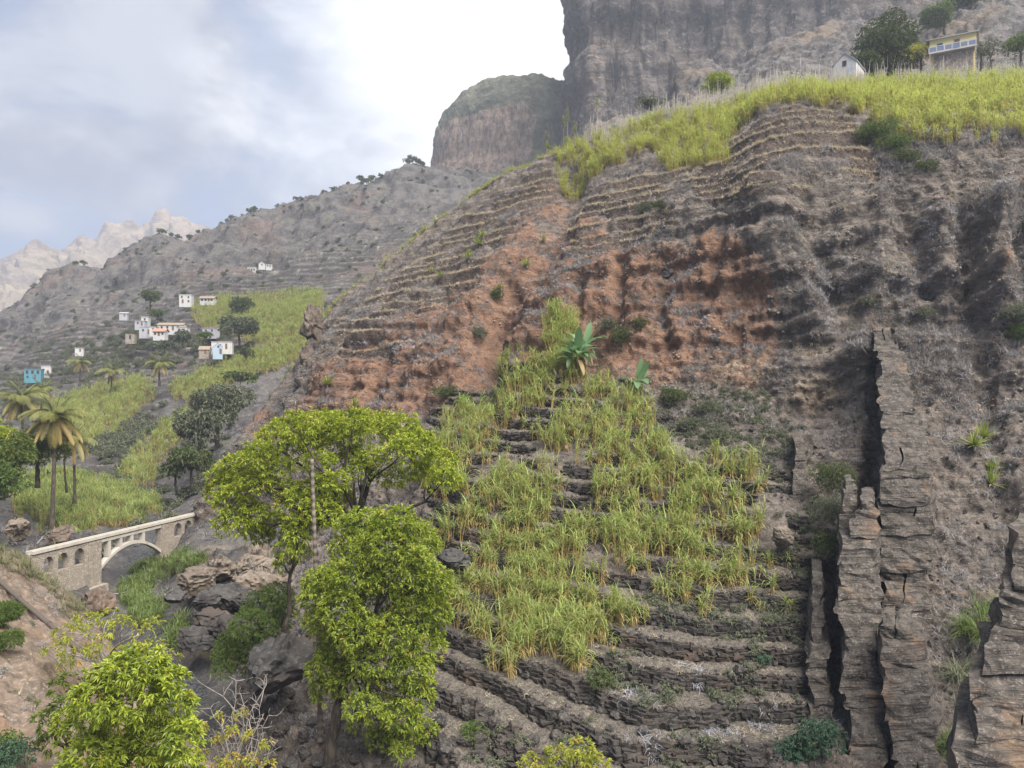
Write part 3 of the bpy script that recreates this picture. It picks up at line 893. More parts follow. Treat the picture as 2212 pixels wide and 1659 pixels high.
class Buf:
    def __init__(s):
        s.v, s.q, s.t, s.dry, s.rnd = [], [], [], [], []

    def strip(s, base, d, length, width, droop, segs=3, dry=0.0, rnd=None, taper=0.15, side=None, dry_tip=None):
        """curved tapering blade"""
        d = np.array(d, float); d /= np.linalg.norm(d)
        if side is None:
            side = np.cross(d, (0, 0, 1.0)) + 1e-4
        side = side / np.linalg.norm(side)
        p = np.array(base, float)
        r_ = random.random() if rnd is None else rnd
        n0 = len(s.v)
        st = length / segs
        for i in range(segs + 1):
            t = i / segs
            wv = width * (1 - (1 - taper) * t ** 1.3) * 0.5
            s.v.append(p - side * wv); s.v.append(p + side * wv)
            dr = dry if dry_tip is None else dry + (dry_tip - dry) * t
            s.dry += [dr, dr]; s.rnd += [r_, r_]
            d = d + np.array([0, 0, -droop / segs]); d = d / np.linalg.norm(d)
            p = p + d * st
        for i in range(segs):
            a = n0 + 2 * i
            s.q.append((a, a + 1, a + 3, a + 2))

    def tube(s, pts, rad, sides=6, dry=0.0, rnd=0.5, cap=True):
        pts = np.array(pts, float)
        n0 = len(s.v)
        m = len(pts)
        tang = np.gradient(pts, axis=0)
        ref = np.array([1.0, 0.3, 0.1])
        for i in range(m):
            t = tang[i] / (np.linalg.norm(tang[i]) + 1e-9)
            u = np.cross(t, ref); u /= np.linalg.norm(u) + 1e-9
            w_ = np.cross(t, u)
            for k in range(sides):
                a = 2 * math.pi * k / sides
                s.v.append(pts[i] + rad[i] * (math.cos(a) * u + math.sin(a) * w_))
                s.dry.append(dry); s.rnd.append(rnd)
        for i in range(m - 1):
            for k in range(sides):
                a = n0 + i * sides + k; b2 = n0 + i * sides + (k + 1) % sides
                s.q.append((a, b2, b2 + sides, a + sides))
        if cap:
            c = len(s.v); s.v.append(pts[-1]); s.dry.append(dry); s.rnd.append(rnd)
            for k in range(sides):
                s.t.append((n0 + (m - 1) * sides + k, n0 + (m - 1) * sides + (k + 1) % sides, c))

    def build(s, name, mat, parent=None, link=True, smooth=True):
        return mesh_np(name, np.array(s.v), s.q, s.t, mat=mat, attrs=dict(dry=s.dry, rnd=s.rnd), smooth=smooth, link=link, parent=parent)


def rdir(el_lo, el_hi):
    a = random.uniform(0, 2 * math.pi); e = R(random.uniform(el_lo, el_hi))
    return np.array([math.cos(a) * math.cos(e), math.sin(a) * math.cos(e), math.sin(e)])


# ---------------------------------------------------------------- small plants that are set out many times
def cane_mesh(name, mat, n=7, h=1.5, spread=0.35, dryness=0.5, plume=False):
    b = Buf()
    for i in range(n):
        a = random.uniform(0, 6.28); r_ = spread * random.random() ** 0.6
        base = np.array([r_ * math.cos(a), r_ * math.sin(a), -0.08])
        lean = np.array([math.cos(a), math.sin(a), 0]) * random.uniform(0.02, 0.22)
        hh = h * random.uniform(0.7, 1.15)
        d = np.array([lean[0], lean[1], 1.0])
        side = rdir(0, 0)
        b.strip(base, d, hh, 0.065, 0.02, 2, dry=1.0, dry_tip=0.5, taper=0.8, side=side)
        b.strip(base, d, hh, 0.055, 0.02, 2, dry=0.95, dry_tip=0.4, taper=0.8, side=np.cross(side, d))
        nl = random.randint(7, 10)
        for k in range(nl):
            t = (k + 0.5) / nl
            p = base + d / np.linalg.norm(d) * hh * (0.25 + 0.75 * t)
            dd = rdir(48, 82)
            low = t < 0.38
            b.strip(p, dd, random.uniform(0.55, 1.0) * (0.75 if low else 1.0), random.uniform(0.035, 0.06), random.uniform(0.9, 2.0) * (1.6 if low else 1),
                    3, dry=min(1, max(0, random.gauss(0.85, 0.15))) if (low and random.random() < dryness * 1.6) else max(0, random.gauss(0.05 + 0.25 * dryness * (1 - t), 0.12)),
                    dry_tip=None if random.random() < 0.6 else 0.5)
        if plume and random.random() < 0.5:
            p = base + d / np.linalg.norm(d) * hh
            b.strip(p, rdir(80, 89), random.uniform(0.8, 1.5), 0.04, 0.05, 2, dry=1.0, taper=0.4)
    return b.build(name, mat, link=False)


def tuft_mesh(name, mat, n=26, h=0.42, w=0.022, lo=25, hi=85, droop=1.2, r0=0.12, dry=(0, 1)):
    b = Buf()
    for i in range(n):
        a = random.uniform(0, 6.28); r_ = r0 * random.random()
        b.strip((r_ * math.cos(a), r_ * math.sin(a), -0.04), rdir(lo, hi), h * random.uniform(0.5, 1.15), w, droop * random.uniform(0.3, 1.3), 2, dry=random.uniform(*dry))
    return b.build(name, mat, link=False)


def scrub_mesh(name, mat, n=40, h=0.6, w=0.03, dry=(0, 1)):
    """tangle of dead twigs"""
    b = Buf()
    for i in range(n):
        p0 = np.array([random.gauss(0, h * 0.35), random.gauss(0, h * 0.35), random.uniform(-0.05, h * 0.45)])
        b.strip(p0, rdir(-5, 80), h * random.uniform(0.3, 0.9), w * random.uniform(0.5, 1.2), random.uniform(-0.4, 1.2), 2, dry=random.uniform(*dry))
    return b.build(name, mat, link=False)


def leaf_cloud(pts, dirs, length, width, dry, rnd, droop=0.35):
    """leaf blades as two folded quads each (numpy): pts N x 3, dirs N x 3"""
    n = len(pts)
    d = dirs / (np.linalg.norm(dirs, axis=1, keepdims=True) + 1e-9)
    up = np.tile(np.array([[0, 0, 1.0]]), (n, 1)) + rng.normal(0, 0.25, (n, 3))
    side = np.cross(d, up); side /= np.linalg.norm(side, axis=1, keepdims=True) + 1e-9
    nor = np.cross(side, d)
    L = (length * rng.uniform(0.7, 1.2, n))[:, None]
    Wd = (width * rng.uniform(0.8, 1.2, n))[:, None]
    mid = pts + d * L * 0.5 - nor * 0.0
    tip = pts + d * L - np.array([0, 0, 1.0]) * L * droop
    v = np.stack([pts, mid + side * Wd * 0.5 + nor * Wd * 0.12, tip, mid - side * Wd * 0.5 + nor * Wd * 0.12], 1).reshape(-1, 3)
    i = np.arange(n, dtype=np.int32)[:, None] * 4
    t = np.concatenate([i + [[0, 1, 2]], i + [[0, 2, 3]]])
    return v, t, np.repeat(dry, 4), np.repeat(rnd, 4)


def sphere_dirs(n):
    v = rng.normal(0, 1, (n, 3))
    return v / np.linalg.norm(v, axis=1, keepdims=True)


def crown_mesh(name, blobs, mat, leaf=0.28, wid=0.075, per_m2=7.0, leaves=8, dry_frac=0.04, parent=None, link=True, up_bias=0.25, droop=0.4, shade_fill=0.35, seed=1, tip_bright=0.5, drymul=1.0):
    """foliage as rosettes of leaves over the surface of many uneven clumps; blobs: (centre, (rx, ry, rz))"""
    Ps, Ds, dr, rn = [], [], [], []
    for (c, r) in blobs:
        c = np.array(c, float); r = np.array(r, float)
        area = 4 * math.pi * ((((r[0] * r[1]) ** 1.6 + (r[0] * r[2]) ** 1.6 + (r[1] * r[2]) ** 1.6) / 3) ** (1 / 1.6))
        n = max(6, int(area * per_m2))
        u = sphere_dirs(n * 2)
        keepm = u[:, 2] > rng.uniform(-1.0, 0.25, len(u)) - up_bias
        u = u[keepm][:n]
        n = len(u)
        lump = 1 + 0.30 * perlin(u[:, 0] * 2.3 + c[0], u[:, 1] * 2.3 + c[1], u[:, 2] * 2.3 + c[2], seed) + 0.14 * perlin(u[:, 0] * 6 + c[0], u[:, 1] * 6, u[:, 2] * 6 + c[2], seed + 3)
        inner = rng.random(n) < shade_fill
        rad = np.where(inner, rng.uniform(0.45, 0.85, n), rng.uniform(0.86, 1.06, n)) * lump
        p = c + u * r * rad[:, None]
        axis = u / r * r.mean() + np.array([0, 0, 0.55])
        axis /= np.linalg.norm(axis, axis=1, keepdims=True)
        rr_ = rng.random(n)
        bright = np.clip(0.30 + tip_bright * (rr_ - 0.35) + 0.35 * u[:, 2] * 0 + np.where(inner, -0.2, 0.1), 0, 1)  # shade inside the crown put into the colour: inner leaves darker, outer lighter
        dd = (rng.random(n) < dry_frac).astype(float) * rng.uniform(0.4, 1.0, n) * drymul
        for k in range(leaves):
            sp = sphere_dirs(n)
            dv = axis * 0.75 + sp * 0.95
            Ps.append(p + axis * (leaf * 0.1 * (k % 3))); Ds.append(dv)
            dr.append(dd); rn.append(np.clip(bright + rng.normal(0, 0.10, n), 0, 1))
    P_ = np.concatenate(Ps); D_ = np.concatenate(Ds)
    v, t, dry, rnd = leaf_cloud(P_, D_, leaf, wid, np.concatenate(dr), np.concatenate(rn), droop)
    return mesh_np(name, v, None, t, mat=mat, attrs=dict(dry=dry, rnd=rnd), smooth=False, parent=parent, link=link)


def bush_mesh(name, mat, r=0.9, h=0.9, leaf=0.16, wid=0.06, per=14, leaves=5, n=6, dry_frac=0.1):
    blobs = []
    for i in range(n):
        a = random.uniform(0, 6.28); q = r * 0.55 * random.random() ** 0.5
        blobs.append(((q * math.cos(a), q * math.sin(a), h * random.uniform(0.25, 0.6)), (r * random.uniform(.35, .6), r * random.uniform(.35, .6), h * random.uniform(.3, .5))))
    return crown_mesh(name, blobs, mat, leaf, wid, per, leaves, dry_frac, link=False)


def scatter(name, pts, variants, scale=(0.8, 1.2), kind='stuff', tilt=0.12, label=None):
    """ONE stuff object: plants set out on points with geometry nodes"""
    n = len(pts)
    me = bpy.data.meshes.new(name)
    me.vertices.add(n)
    me.vertices.foreach_set('co', np.ascontiguousarray(pts, np.float32).ravel())
    a = me.attributes.new('turn', 'FLOAT_VECTOR', 'POINT')
    rot = np.stack([rng.normal(0, tilt, n), rng.normal(0, tilt, n), rng.uniform(0, 6.28, n)], -1)
    a.data.foreach_set('vector', rot.astype(np.float32).ravel())
    a = me.attributes.new('size', 'FLOAT', 'POINT')
    sc_ = scale if isinstance(scale, np.ndarray) else rng.uniform(scale[0], scale[1], n)
    a.data.foreach_set('value', sc_.astype(np.float32))
    a = me.attributes.new('which', 'INT', 'POINT')
    a.data.foreach_set('value', rng.integers(0, len(variants), n).astype(np.int32))
    o = bpy.data.objects.new(name, me)
    COL.objects.link(o)
    src = bpy.data.collections.new(name + '_sources')
    for v in variants:
        src.objects.link(v)
    ng = bpy.data.node_groups.new(name + '_nodes', 'GeometryNodeTree')
    ng.interface.new_socket('Geometry', in_out='INPUT', socket_type='NodeSocketGeometry')
    ng.interface.new_socket('Geometry', in_out='OUTPUT', socket_type='NodeSocketGeometry')
    gi = ng.nodes.new('NodeGroupInput'); go = ng.nodes.new('NodeGroupOutput')
    iop = ng.nodes.new('GeometryNodeInstanceOnPoints')
    ci = ng.nodes.new('GeometryNodeCollectionInfo')
    ci.inputs['Collection'].default_value = src
    ci.inputs['Separate Children'].default_value = True
    ci.inputs['Reset Children'].default_value = True

    def na(nm, typ):
        nd = ng.nodes.new('GeometryNodeInputNamedAttribute')
        nd.data_type = typ
        nd.inputs['Name'].default_value = nm
        return nd.outputs['Attribute']
    L = ng.links.new
    L(gi.outputs[0], iop.inputs['Points'])
    L(ci.outputs[0], iop.inputs['Instance'])
    iop.inputs['Pick Instance'].default_value = True
    L(na('which', 'INT'), iop.inputs['Instance Index'])
    e2r = ng.nodes.new('FunctionNodeEulerToRotation')
    L(na('turn', 'FLOAT_VECTOR'), e2r.inputs[0])
    L(e2r.outputs[0], iop.inputs['Rotation'])
    L(na('size', 'FLOAT'), iop.inputs['Scale'])
    L(iop.outputs[0], go.inputs[0])
    md = o.modifiers.new('set_out', 'NODES')
    md.node_group = ng
    o['kind'] = kind
    return o


def pick(grid, weight, n):
    """n random surface points of a ground sheet, denser where weight is larger (per square metre)"""
    e1 = grid[1:, :-1] - grid[:-1, :-1]; e2 = grid[:-1, 1:] - grid[:-1, :-1]
    ar = np.linalg.norm(np.cross(e1, e2), axis=-1)
    wgt = ar * weight[:-1, :-1]
    cdf = np.cumsum(wgt.ravel()); tot = cdf[-1]
    i = np.searchsorted(cdf, rng.random(n) * tot)
    i = np.minimum(i, cdf.size - 1)
    r_, c_ = np.unravel_index(i, ar.shape)
    a, b = rng.random((2, n))
    p = grid[r_, c_] * ((1 - a) * (1 - b))[:, None] + grid[r_ + 1, c_] * (a * (1 - b))[:, None] + grid[r_, c_ + 1] * ((1 - a) * b)[:, None] + grid[r_ + 1, c_ + 1] * (a * b)[:, None]
    return p, (r_, c_)


# ---------------------------------------------------------------- sugar cane on the lower terraces
cane_src = [cane_mesh('sugar_cane_%s' % s_, M_CANE, n=random.randint(3, 6), h=random.uniform(1.1, 1.75), spread=random.uniform(0.12, 0.30), dryness=dd)
            for s_, dd in zip('abcdefgh', (.35, .5, .65, .45, .8, .55, .4, .7))]
cane_poly = [(905, 1330), (925, 1000), (1000, 880), (1075, 800), (1130, 785), (1190, 800), (1240, 820), (1340, 850), (1400, 880), (1425, 960), (1470, 1010), (1560, 990), (1640, 1040), (1640, 1140), (1600, 1250), (1480, 1300), (1420, 1330), (1370, 1400), (1230, 1465), (1100, 1460), (1020, 1380), (960, 1290)]
u_, v_ = UA, VA
w_c = poly_mask(u_, v_, cane_poly, 20)
w_c *= 0.20 + sstep(-0.12, 0.16, fbm(A2, 3.2, 3, 0.55, 301) + 0.03)
for (u, v, ru, rv, k) in [(1120, 975, 75, 70, .85), (1240, 1030, 40, 60, .7), (960, 1200, 50, 70, .8), (1300, 870, 30, 25, .6), (1210, 870, 30, 30, .7), (1140, 930, 60, 40, .6), (1420, 1210, 60, 40, .5)]:
    w_c *= 1 - k * np.exp(-((u_ - u) / ru) ** 2 - ((v_ - v) / rv) ** 2)
w_c = np.maximum(w_c, 0.16 * poly_mask(u_, v_, [(1560, 1190), (1700, 1180), (1720, 1330), (1500, 1370), (1450, 1320)], 20))
w_c = np.maximum(w_c, 0.9 * poly_mask(u_, v_, [(1185, 800), (1190, 700), (1240, 690), (1250, 800)], 8))
w_c *= (fL < 0.72) | (m_low < 0.4)
pc, ic = pick(A2, w_c, 1600)
order = np.argsort(pc[:, 1])
pc = pc[order]
vis = (VA[ic][order] < 1640)
near_c = pc[:290]; rest_c = pc[290:]
for i, p in enumerate(near_c):
    s_ = cane_src[i % len(cane_src)]
    o = bpy.data.objects.new('sugar_cane', s_.data)
    o.location = p; o.rotation_euler = (random.gauss(0, .08), random.gauss(0, .08), random.uniform(0, 6.28))
    sc_ = random.uniform(0.75, 1.25); o.scale = (sc_, sc_, sc_ * random.uniform(.9, 1.1))
    COL.objects.link(o)
    tag(o, 'clump of sugar cane with green blades over dry yellow leaves on the lower terraces', 'sugar cane', 'sugar cane clumps on the lower terraces')
scatter('cane_foliage', rest_c, cane_src, (0.75, 1.3))
# dry leaf litter and low weeds between the cane rows
lit_src = [tuft_mesh('litter_%s' % s_, M_STRAW, 16, 0.40, 0.03, 2, 40, 1.0, 0.3, (0.2, 1)) for s_ in 'abc']
w_l = poly_mask(u_, v_, lower_poly, 10) * (fL < 0.70) * m_low * sstep(-0.2, 0.25, fbm(A2, 3, 3, .5, 303) + .05)
pl_, _ = pick(A2, w_l, 2600)
scatter('leaf_litter_grass', pl_, lit_src, (0.5, 1.1))
weed_src = [bush_mesh('weed_%s' % s_, M_BUSH_GREY, 0.35, 0.35, 0.12, 0.05, 30, 4, 3, 0.2) for s_ in 'abc']
w_w = np.maximum(poly_mask(u_, v_, [(1380, 1280), (1760, 1100), (1765, 1600), (1500, 1640), (1100, 1640), (900, 1640), (950, 1560), (1240, 1560)], 25) * sstep(0.0, 0.3, fbm(A2, 4, 3, .5, 305)),
                 0.6 * poly_mask(u_, v_, [(1420, 870), (1620, 840), (1720, 930), (1700, 1020), (1440, 960)], 25))
pw, _ = pick(A2, w_w, 900)
scatter('weeds', pw, weed_src, (0.5, 1.3))

# ---------------------------------------------------------------- cane along the crest
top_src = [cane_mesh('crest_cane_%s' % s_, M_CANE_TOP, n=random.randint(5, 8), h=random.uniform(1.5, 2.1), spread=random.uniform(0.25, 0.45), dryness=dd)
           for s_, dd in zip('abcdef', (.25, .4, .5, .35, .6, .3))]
plume_src = [cane_mesh('plumed_cane_%s' % s_, M_STALK, n=4, h=3.2, spread=0.3, dryness=1.0, plume=True) for s_ in 'ab']
crest_band = sstep(5.98, 6.05, bandA + .14 * sstep(1830, 1950, UA_nom)) * (1 - sstep(6.98, 7.05, bandA))
w_t = crest_band * sstep(1235, 1262, UA_nom)
w_t *= 1 - 0.5 * sstep(0.05, 0.25, fbm(A2, 5, 3, .5, 311)) * (VA > 200)
# the second, lower belt of cane under the crest
low_belt = poly_mask(u_, v_, [(1205, 390), (1210, 340), (1262, 322), (1330, 322), (1460, 275), (1610, 232), (1610, 262), (1580, 310), (1560, 352), (1500, 362), (1460, 372), (1410, 345), (1330, 352), (1270, 385), (1220, 405)], 8)
w_t = np.maximum(w_t, low_belt * 0.85)
w_t *= 1 - 0.8 * np.exp(-(line_dist(u_, v_, [(1270, 322), (1400, 295), (1520, 255), (1640, 218)]) / 9) ** 2)
pt_, _ = pick(A2, w_t, 3600)
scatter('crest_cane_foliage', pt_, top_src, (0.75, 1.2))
w_p = sstep(6.6, 6.9, bandA) * (1 - sstep(7.0, 7.1, bandA)) * sstep(1235, 1300, UA_nom) * (1 - 0.75 * sstep(1750, 1900, UA_nom))
pp_, _ = pick(A2, w_p, 420)
scatter('cane_plume_grass', pp_, plume_src, (0.75, 1.15), tilt=0.05)
# green fringe down the left skyline of the spur
w_f = sstep(6.7, 6.95, bandA) * (1 - sstep(7.02, 7.08, bandA)) * sstep(560, 760, UA_nom) * (1 - sstep(1230, 1260, UA_nom))
pf_, _ = pick(A2, w_f, 700)
fr_src = [tuft_mesh('fringe_%s' % s_, M_CANE, 30, 0.9, 0.05, 30, 88, 1.3, 0.3, (0, .8)) for s_ in 'abc']
scatter('fringe_grass', pf_, fr_src, (0.5, 1.3))

# ---------------------------------------------------------------- straw on the terrace rims, dead scrub on the bluffs
straw_src = [tuft_mesh('straw_%s' % s_, M_STRAW, 24, 0.46, 0.030, 10, 85, 1.6, 0.16, (0, .5)) for s_ in 'abcd']
w_r = np.maximum(m_up * ((fU < 0.10) | (fU > 0.985)), 0) * (m_up > 0.4)
pr_, _ = pick(A2, w_r.astype(float) * (0.35 + sstep(-0.2, 0.2, fbm(A2, 4, 2, .5, 321))), 12000)
scatter('straw_grass', pr_, straw_src, (0.6, 1.25))
scrub_src = [scrub_mesh('scrub_%s' % s_, M_SCRUB, 44, random.uniform(.45, .7), 0.034, (0, .7)) for s_ in 'abcde']
slope_n = np.abs(grid_normals(A1)[..., 2])
w_s = (0.10 + 0.9 * sstep(-0.10, 0.22, fbm(A1, 6.5, 4, 0.55, 331))) * sstep(3.3, 3.8, bandA) * (1 - sstep(6.0, 6.1, bandA))
w_s *= 1 - 0.90 * np.clip(rust * 1.25 - 0.10, 0, 1) * (1 - sstep(0.55, 0.75, slope_n))
w_s *= (1 - 0.92 * (np.maximum(riserU, 0) > 0.5)) * (1 - 0.7 * (m_up > 0.5))
w_s *= 0.35 + 0.65 * sstep(0.3, 0.7, slope_n) + 0.4 * right_side
ps_, _ = pick(A2, w_s ** 1.5 * (1 - 0.8 * w_c), 10500)
scatter('dry_scrub_undergrowth', ps_, scrub_src, (0.45, 1.25), tilt=0.35)
w_g = sstep(0.02, 0.3, fbm(A1, 5.0, 4, 0.55, 341)) * sstep(3.3, 3.8, bandA) * (1 - sstep(5.9, 6.0, bandA)) * (1 - 0.85 * (rust > 0.5))
pg_, _ = pick(A2, w_g, 2600)
scatter('tan_grass', pg_, straw_src, (0.5, 1.1), tilt=0.3)
# lower right flank and the ground at the left foot of the hill
w_k = sstep(0.5, 1.0, bandA) * (1 - sstep(3.6, 4.0, bandA)) * (1 - poly_mask(u_, v_, lower_poly, 20)) * (0.2 + sstep(-0.1, 0.2, fbm(A1, 5, 3, .5, 351)))
pk_, _ = pick(A2, w_k, 4200)
scatter('ravine_scrub_undergrowth', pk_, scrub_src, (0.4, 1.1), tilt=0.3)
M_LAV = leaf_material('ashen_grass', (0.23, 0.24, 0.28), (0.38, 0.39, 0.44), (0.30, 0.29, 0.29), 0.2)
lav_src = [tuft_mesh('ashen_%s' % s_, M_LAV, 40, 0.5, 0.03, 0, 70, 1.5, 0.35, (0, .6)) for s_ in 'abc']
w_a = np.zeros(UA.shape)
for (u, v, ru, rv) in [(1410, 1595, 45, 28), (1545, 1575, 42, 24), (1370, 1500, 40, 22), (1650, 1540, 40, 30), (1290, 1440, 30, 18), (1500, 1450, 30, 16)]:
    w_a = np.maximum(w_a, np.exp(-((u_ - u) / ru) ** 4 - ((v_ - v) / rv) ** 4))
for (u, v, ru, rv) in [(1970, 600, 60, 90), (2000, 520, 60, 50), (1780, 600, 50, 90), (1250, 560, 50, 40), (880, 740, 60, 40), (1380, 520, 60, 40), (1500, 700, 60, 40), (2060, 960, 30, 40), (2140, 1000, 40, 60)]:
    w_a = np.maximum(w_a, .35 * np.exp(-((u_ - u) / ru) ** 2 - ((v_ - v) / rv) ** 2))
pa_, _ = pick(A2, w_a, 1900)
scatter('ashen_grass', pa_, lav_src, (0.5, 1.1), tilt=.3)
# pale stones weathering out of the bluffs and lying on the beds
def stone_mesh(name, mat, r=0.5, seed=0, sub=2, flat=0.75, rough_=0.30, link=False):
    import bmesh
    bm = bmesh.new()
    bmesh.ops.create_icosphere(bm, subdivisions=sub, radius=1.0)
    co = np.array([v.co[:] for v in bm.verts])
    n_ = 1 + rough_ * perlin(co[:, 0] * 1.1 + seed * 9.1, co[:, 1] * 1.1, co[:, 2] * 1.1, seed) * 1.8 + 0.12 * perlin(co[:, 0] * 3 + seed, co[:, 1] * 3, co[:, 2] * 3, seed + 5)
    co = co * n_[:, None]
    # facet: flatten against a few planes
    rg = np.random.default_rng(seed + 100)
    for _ in range(12):
        d_ = rg.normal(0, 1, 3); d_ /= np.linalg.norm(d_)
        lim = rg.uniform(0.62, 0.9)
        over = np.maximum(co @ d_ - lim, 0)
        co = co - over[:, None] * d_ * 0.95
    if sub > 2:
        for f_, a_ in ((2.2, .12), (4.5, .07), (9, .035)):
            co = co * (1 + a_ * (1 - 2.6 * np.abs(perlin(co[:, 0] * f_ + seed, co[:, 1] * f_, co[:, 2] * f_ * 1.6, seed + 9))))[:, None]
    co *= np.array([1, rg.uniform(.75, 1.0), flat]) * r
    fs = np.array([[v.index for v in f.verts] for f in bm.faces])
    bm.free()
    return mesh_np(name, co, None, fs, mat=mat, smooth=False, link=link)


rock_pale = rock_material('loose_stone', (0.09, 0.078, 0.068), (0.18, 0.158, 0.138), (0.25, 0.225, 0.195), (0.24, 0.16, 0.11), 0.35, 0, 0.05)
rock_dark = rock_material('dark_stone', (0.022, 0.020, 0.018), (0.060, 0.053, 0.047), (0.13, 0.12, 0.108), (0.07, 0.055, 0.042), 0.35, 0, 0.05)
peb = [stone_mesh('pebble_%d' % i, rock_pale, 0.16, i, 1) for i in range(4)]
pe_, _ = pick(A2, sstep(3.6, 4.0, bandA) * (1 - sstep(5.6, 6, bandA)) * (0.15 + sstep(0, .3, fbm(A1, 4, 3, .5, 361))), 4200)
scatter('rubble', pe_, peb, (0.35, 1.5), tilt=1.0)
pebd = [stone_mesh('dark_pebble_%d' % i, rock_dark, 0.2, i + 20, 1) for i in range(4)]
pd_, _ = pick(A2, poly_mask(u_, v_, lower_poly, 10) * (0.03 + (fL > 0.72)) + 0.4 * sstep(.8, 1.2, bandA) * (1 - sstep(3.5, 4, bandA)), 4200)
scatter('terrace_rubble', pd_, pebd, (0.4, 1.6), tilt=1.0)
# ---------------------------------------------------------------- trees
def tube_path(a, b, bend=0.15, n=6):
    a = np.array(a, float); b = np.array(b, float)
    L = np.linalg.norm(b - a)
    off = np.array([random.gauss(0, 1), random.gauss(0, 1), random.gauss(0.3, 0.6)]) * L * bend
    t = np.linspace(0, 1, n)[:, None]
    p = a + (b - a) * t + off * (4 * t * (1 - t)) * 0.5
    p[1:-1] += rng.normal(0, 1, (n - 2, 3)) * L * 0.018
    return p


def tree(name, label, cat, base, fork, blobs, leaf_mat, bark, r0=0.28, group=None, limb_step=3, **kw):
    """trunk from base to fork, a limb to every clump, crown of leaf rosettes; all points in world metres"""
    base = np.array(base, float); fork = np.array(fork, float)
    e = empty(name, base, label, cat, group)
    b = Buf()
    tp = tube_path(base - np.array([0, 0, 0.5]), fork, 0.05, 7)
    b.tube(tp - base, np.linspace(r0 * 1.25, r0 * 0.75, 7), 9, cap=False)
    b.build('trunk', bark, e)
    lb = Buf()
    for bi, (c, r) in enumerate(blobs):
        if len(blobs) > 14 and bi % limb_step:
            continue
        c = np.array(c, float)
        end = c + np.array([0, 0, -0.1]) * r[2]
        pth = tube_path(fork - np.array([0, 0, 0.2]), end, 0.2, 7)
        lb.tube(pth - base, np.linspace(r0 * 0.5, 0.03, 7), 6)
        for k in range(2):
            tip = c + rdir(-10, 70) * np.array(r) * 0.85
            p2 = tube_path(pth[4], tip, 0.2, 5)
            lb.tube(p2 - base, np.linspace(r0 * 0.13, 0.012, 5), 4)
    lb.build('limb', bark, e)
    crown_mesh('crown', [(np.array(c) - base, r) for c, r in blobs], leaf_mat, parent=e, **kw)
    return e


def sight_blobs(lst, d, depth=0.9, jitter=2.0, grow=1.0):
    """clumps sighted in the photograph: (U, V, half width, half height) at distance d (+- jitter)"""
    res = []
    for q in lst:
        U, V, ru, rv = q[:4]
        dd = d + (q[4] if len(q) > 4 else random.uniform(-jitter, jitter))
        p = P(U, V, dd)
        ru *= grow; rv *= grow
        res.append((p, (ru / F * dd, (ru + rv) / 2 / F * dd * depth, rv / F * dd)))
    return res


# the spreading mango behind, its crown a broad umbrella
bl1 = sight_blobs([(640, 925, 48, 34), (700, 922, 52, 36), (760, 915, 50, 32), (730, 950, 55, 30), (660, 960, 40, 28), (810, 922, 48, 34), (865, 930, 46, 36), (905, 965, 42, 36), (870, 975, 40, 34), (945, 1000, 40, 34), (960, 1035, 34, 28), (905, 1020, 30, 22),
                   (590, 955, 36, 36), (560, 985, 42, 30), (520, 1010, 42, 30), (490, 1035, 42, 32), (550, 1045, 45, 26), (500, 1075, 42, 28), (470, 1065, 26, 26), (600, 1010, 34, 24),
                   (505, 1130, 40, 30), (550, 1110, 40, 26), (590, 1140, 40, 30), (560, 1150, 30, 24), (640, 1090, 44, 34), (690, 1060, 42, 34), (655, 1130, 36, 30), (720, 1040, 34, 24), (780, 1020, 30, 20), (620, 1060, 30, 24), (700, 1110, 40, 34), (730, 1075, 34, 26), (800, 990, 34, 24), (850, 1035, 30, 22), (760, 985, 34, 22), (690, 1000, 36, 24)], 46, 0.9, 2.6, 0.97)
base1 = on(760, 1290); base1 = P(770, 1330, 47.5)
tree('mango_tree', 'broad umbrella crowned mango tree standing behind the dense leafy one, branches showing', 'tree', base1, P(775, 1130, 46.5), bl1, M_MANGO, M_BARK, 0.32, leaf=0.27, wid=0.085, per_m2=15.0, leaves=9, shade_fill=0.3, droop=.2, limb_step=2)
# the dense one in front of it
bl2 = sight_blobs([(790, 1135, 60, 36), (850, 1130, 55, 34), (900, 1170, 46, 44), (830, 1180, 70, 44), (760, 1190, 50, 40), (905, 1230, 42, 44), (860, 1240, 60, 44), (770, 1250, 56, 50), (720, 1260, 36, 44), (940, 1265, 36, 44), (820, 1300, 64, 50), (900, 1310, 52, 50), (735, 1320, 46, 44), (940, 1330, 32, 40),
                   (775, 1365, 58, 44), (860, 1370, 60, 50), (920, 1390, 40, 46), (730, 1400, 44, 40), (810, 1430, 58, 44), (890, 1450, 46, 44), (700, 1440, 34, 34), (760, 1470, 50, 34), (840, 1490, 50, 36), (700, 1490, 30, 30), (905, 1500, 34, 34), (790, 1530, 44, 28), (870, 1545, 44, 34), (840, 1590, 44, 30), (905, 1580, 38, 26), (865, 1625, 24, 20), (780, 1570, 26, 22),
                   (690, 1270, 36, 40), (675, 1300, 30, 36), (690, 1350, 34, 30)], 37.5, 0.9, 1.7, 0.98)
base2 = P(712, 1628, 37.5); base2[2] = max(base2[2], -30)
tree('mango_tree', 'tall dense mango tree leafy almost to the ground beside the lower terraces', 'tree', base2, P(745, 1420, 37.8), bl2, M_MANGO, M_BARK, 0.24, leaf=0.235, wid=0.075, per_m2=18, leaves=9, shade_fill=0.3, droop=.2)
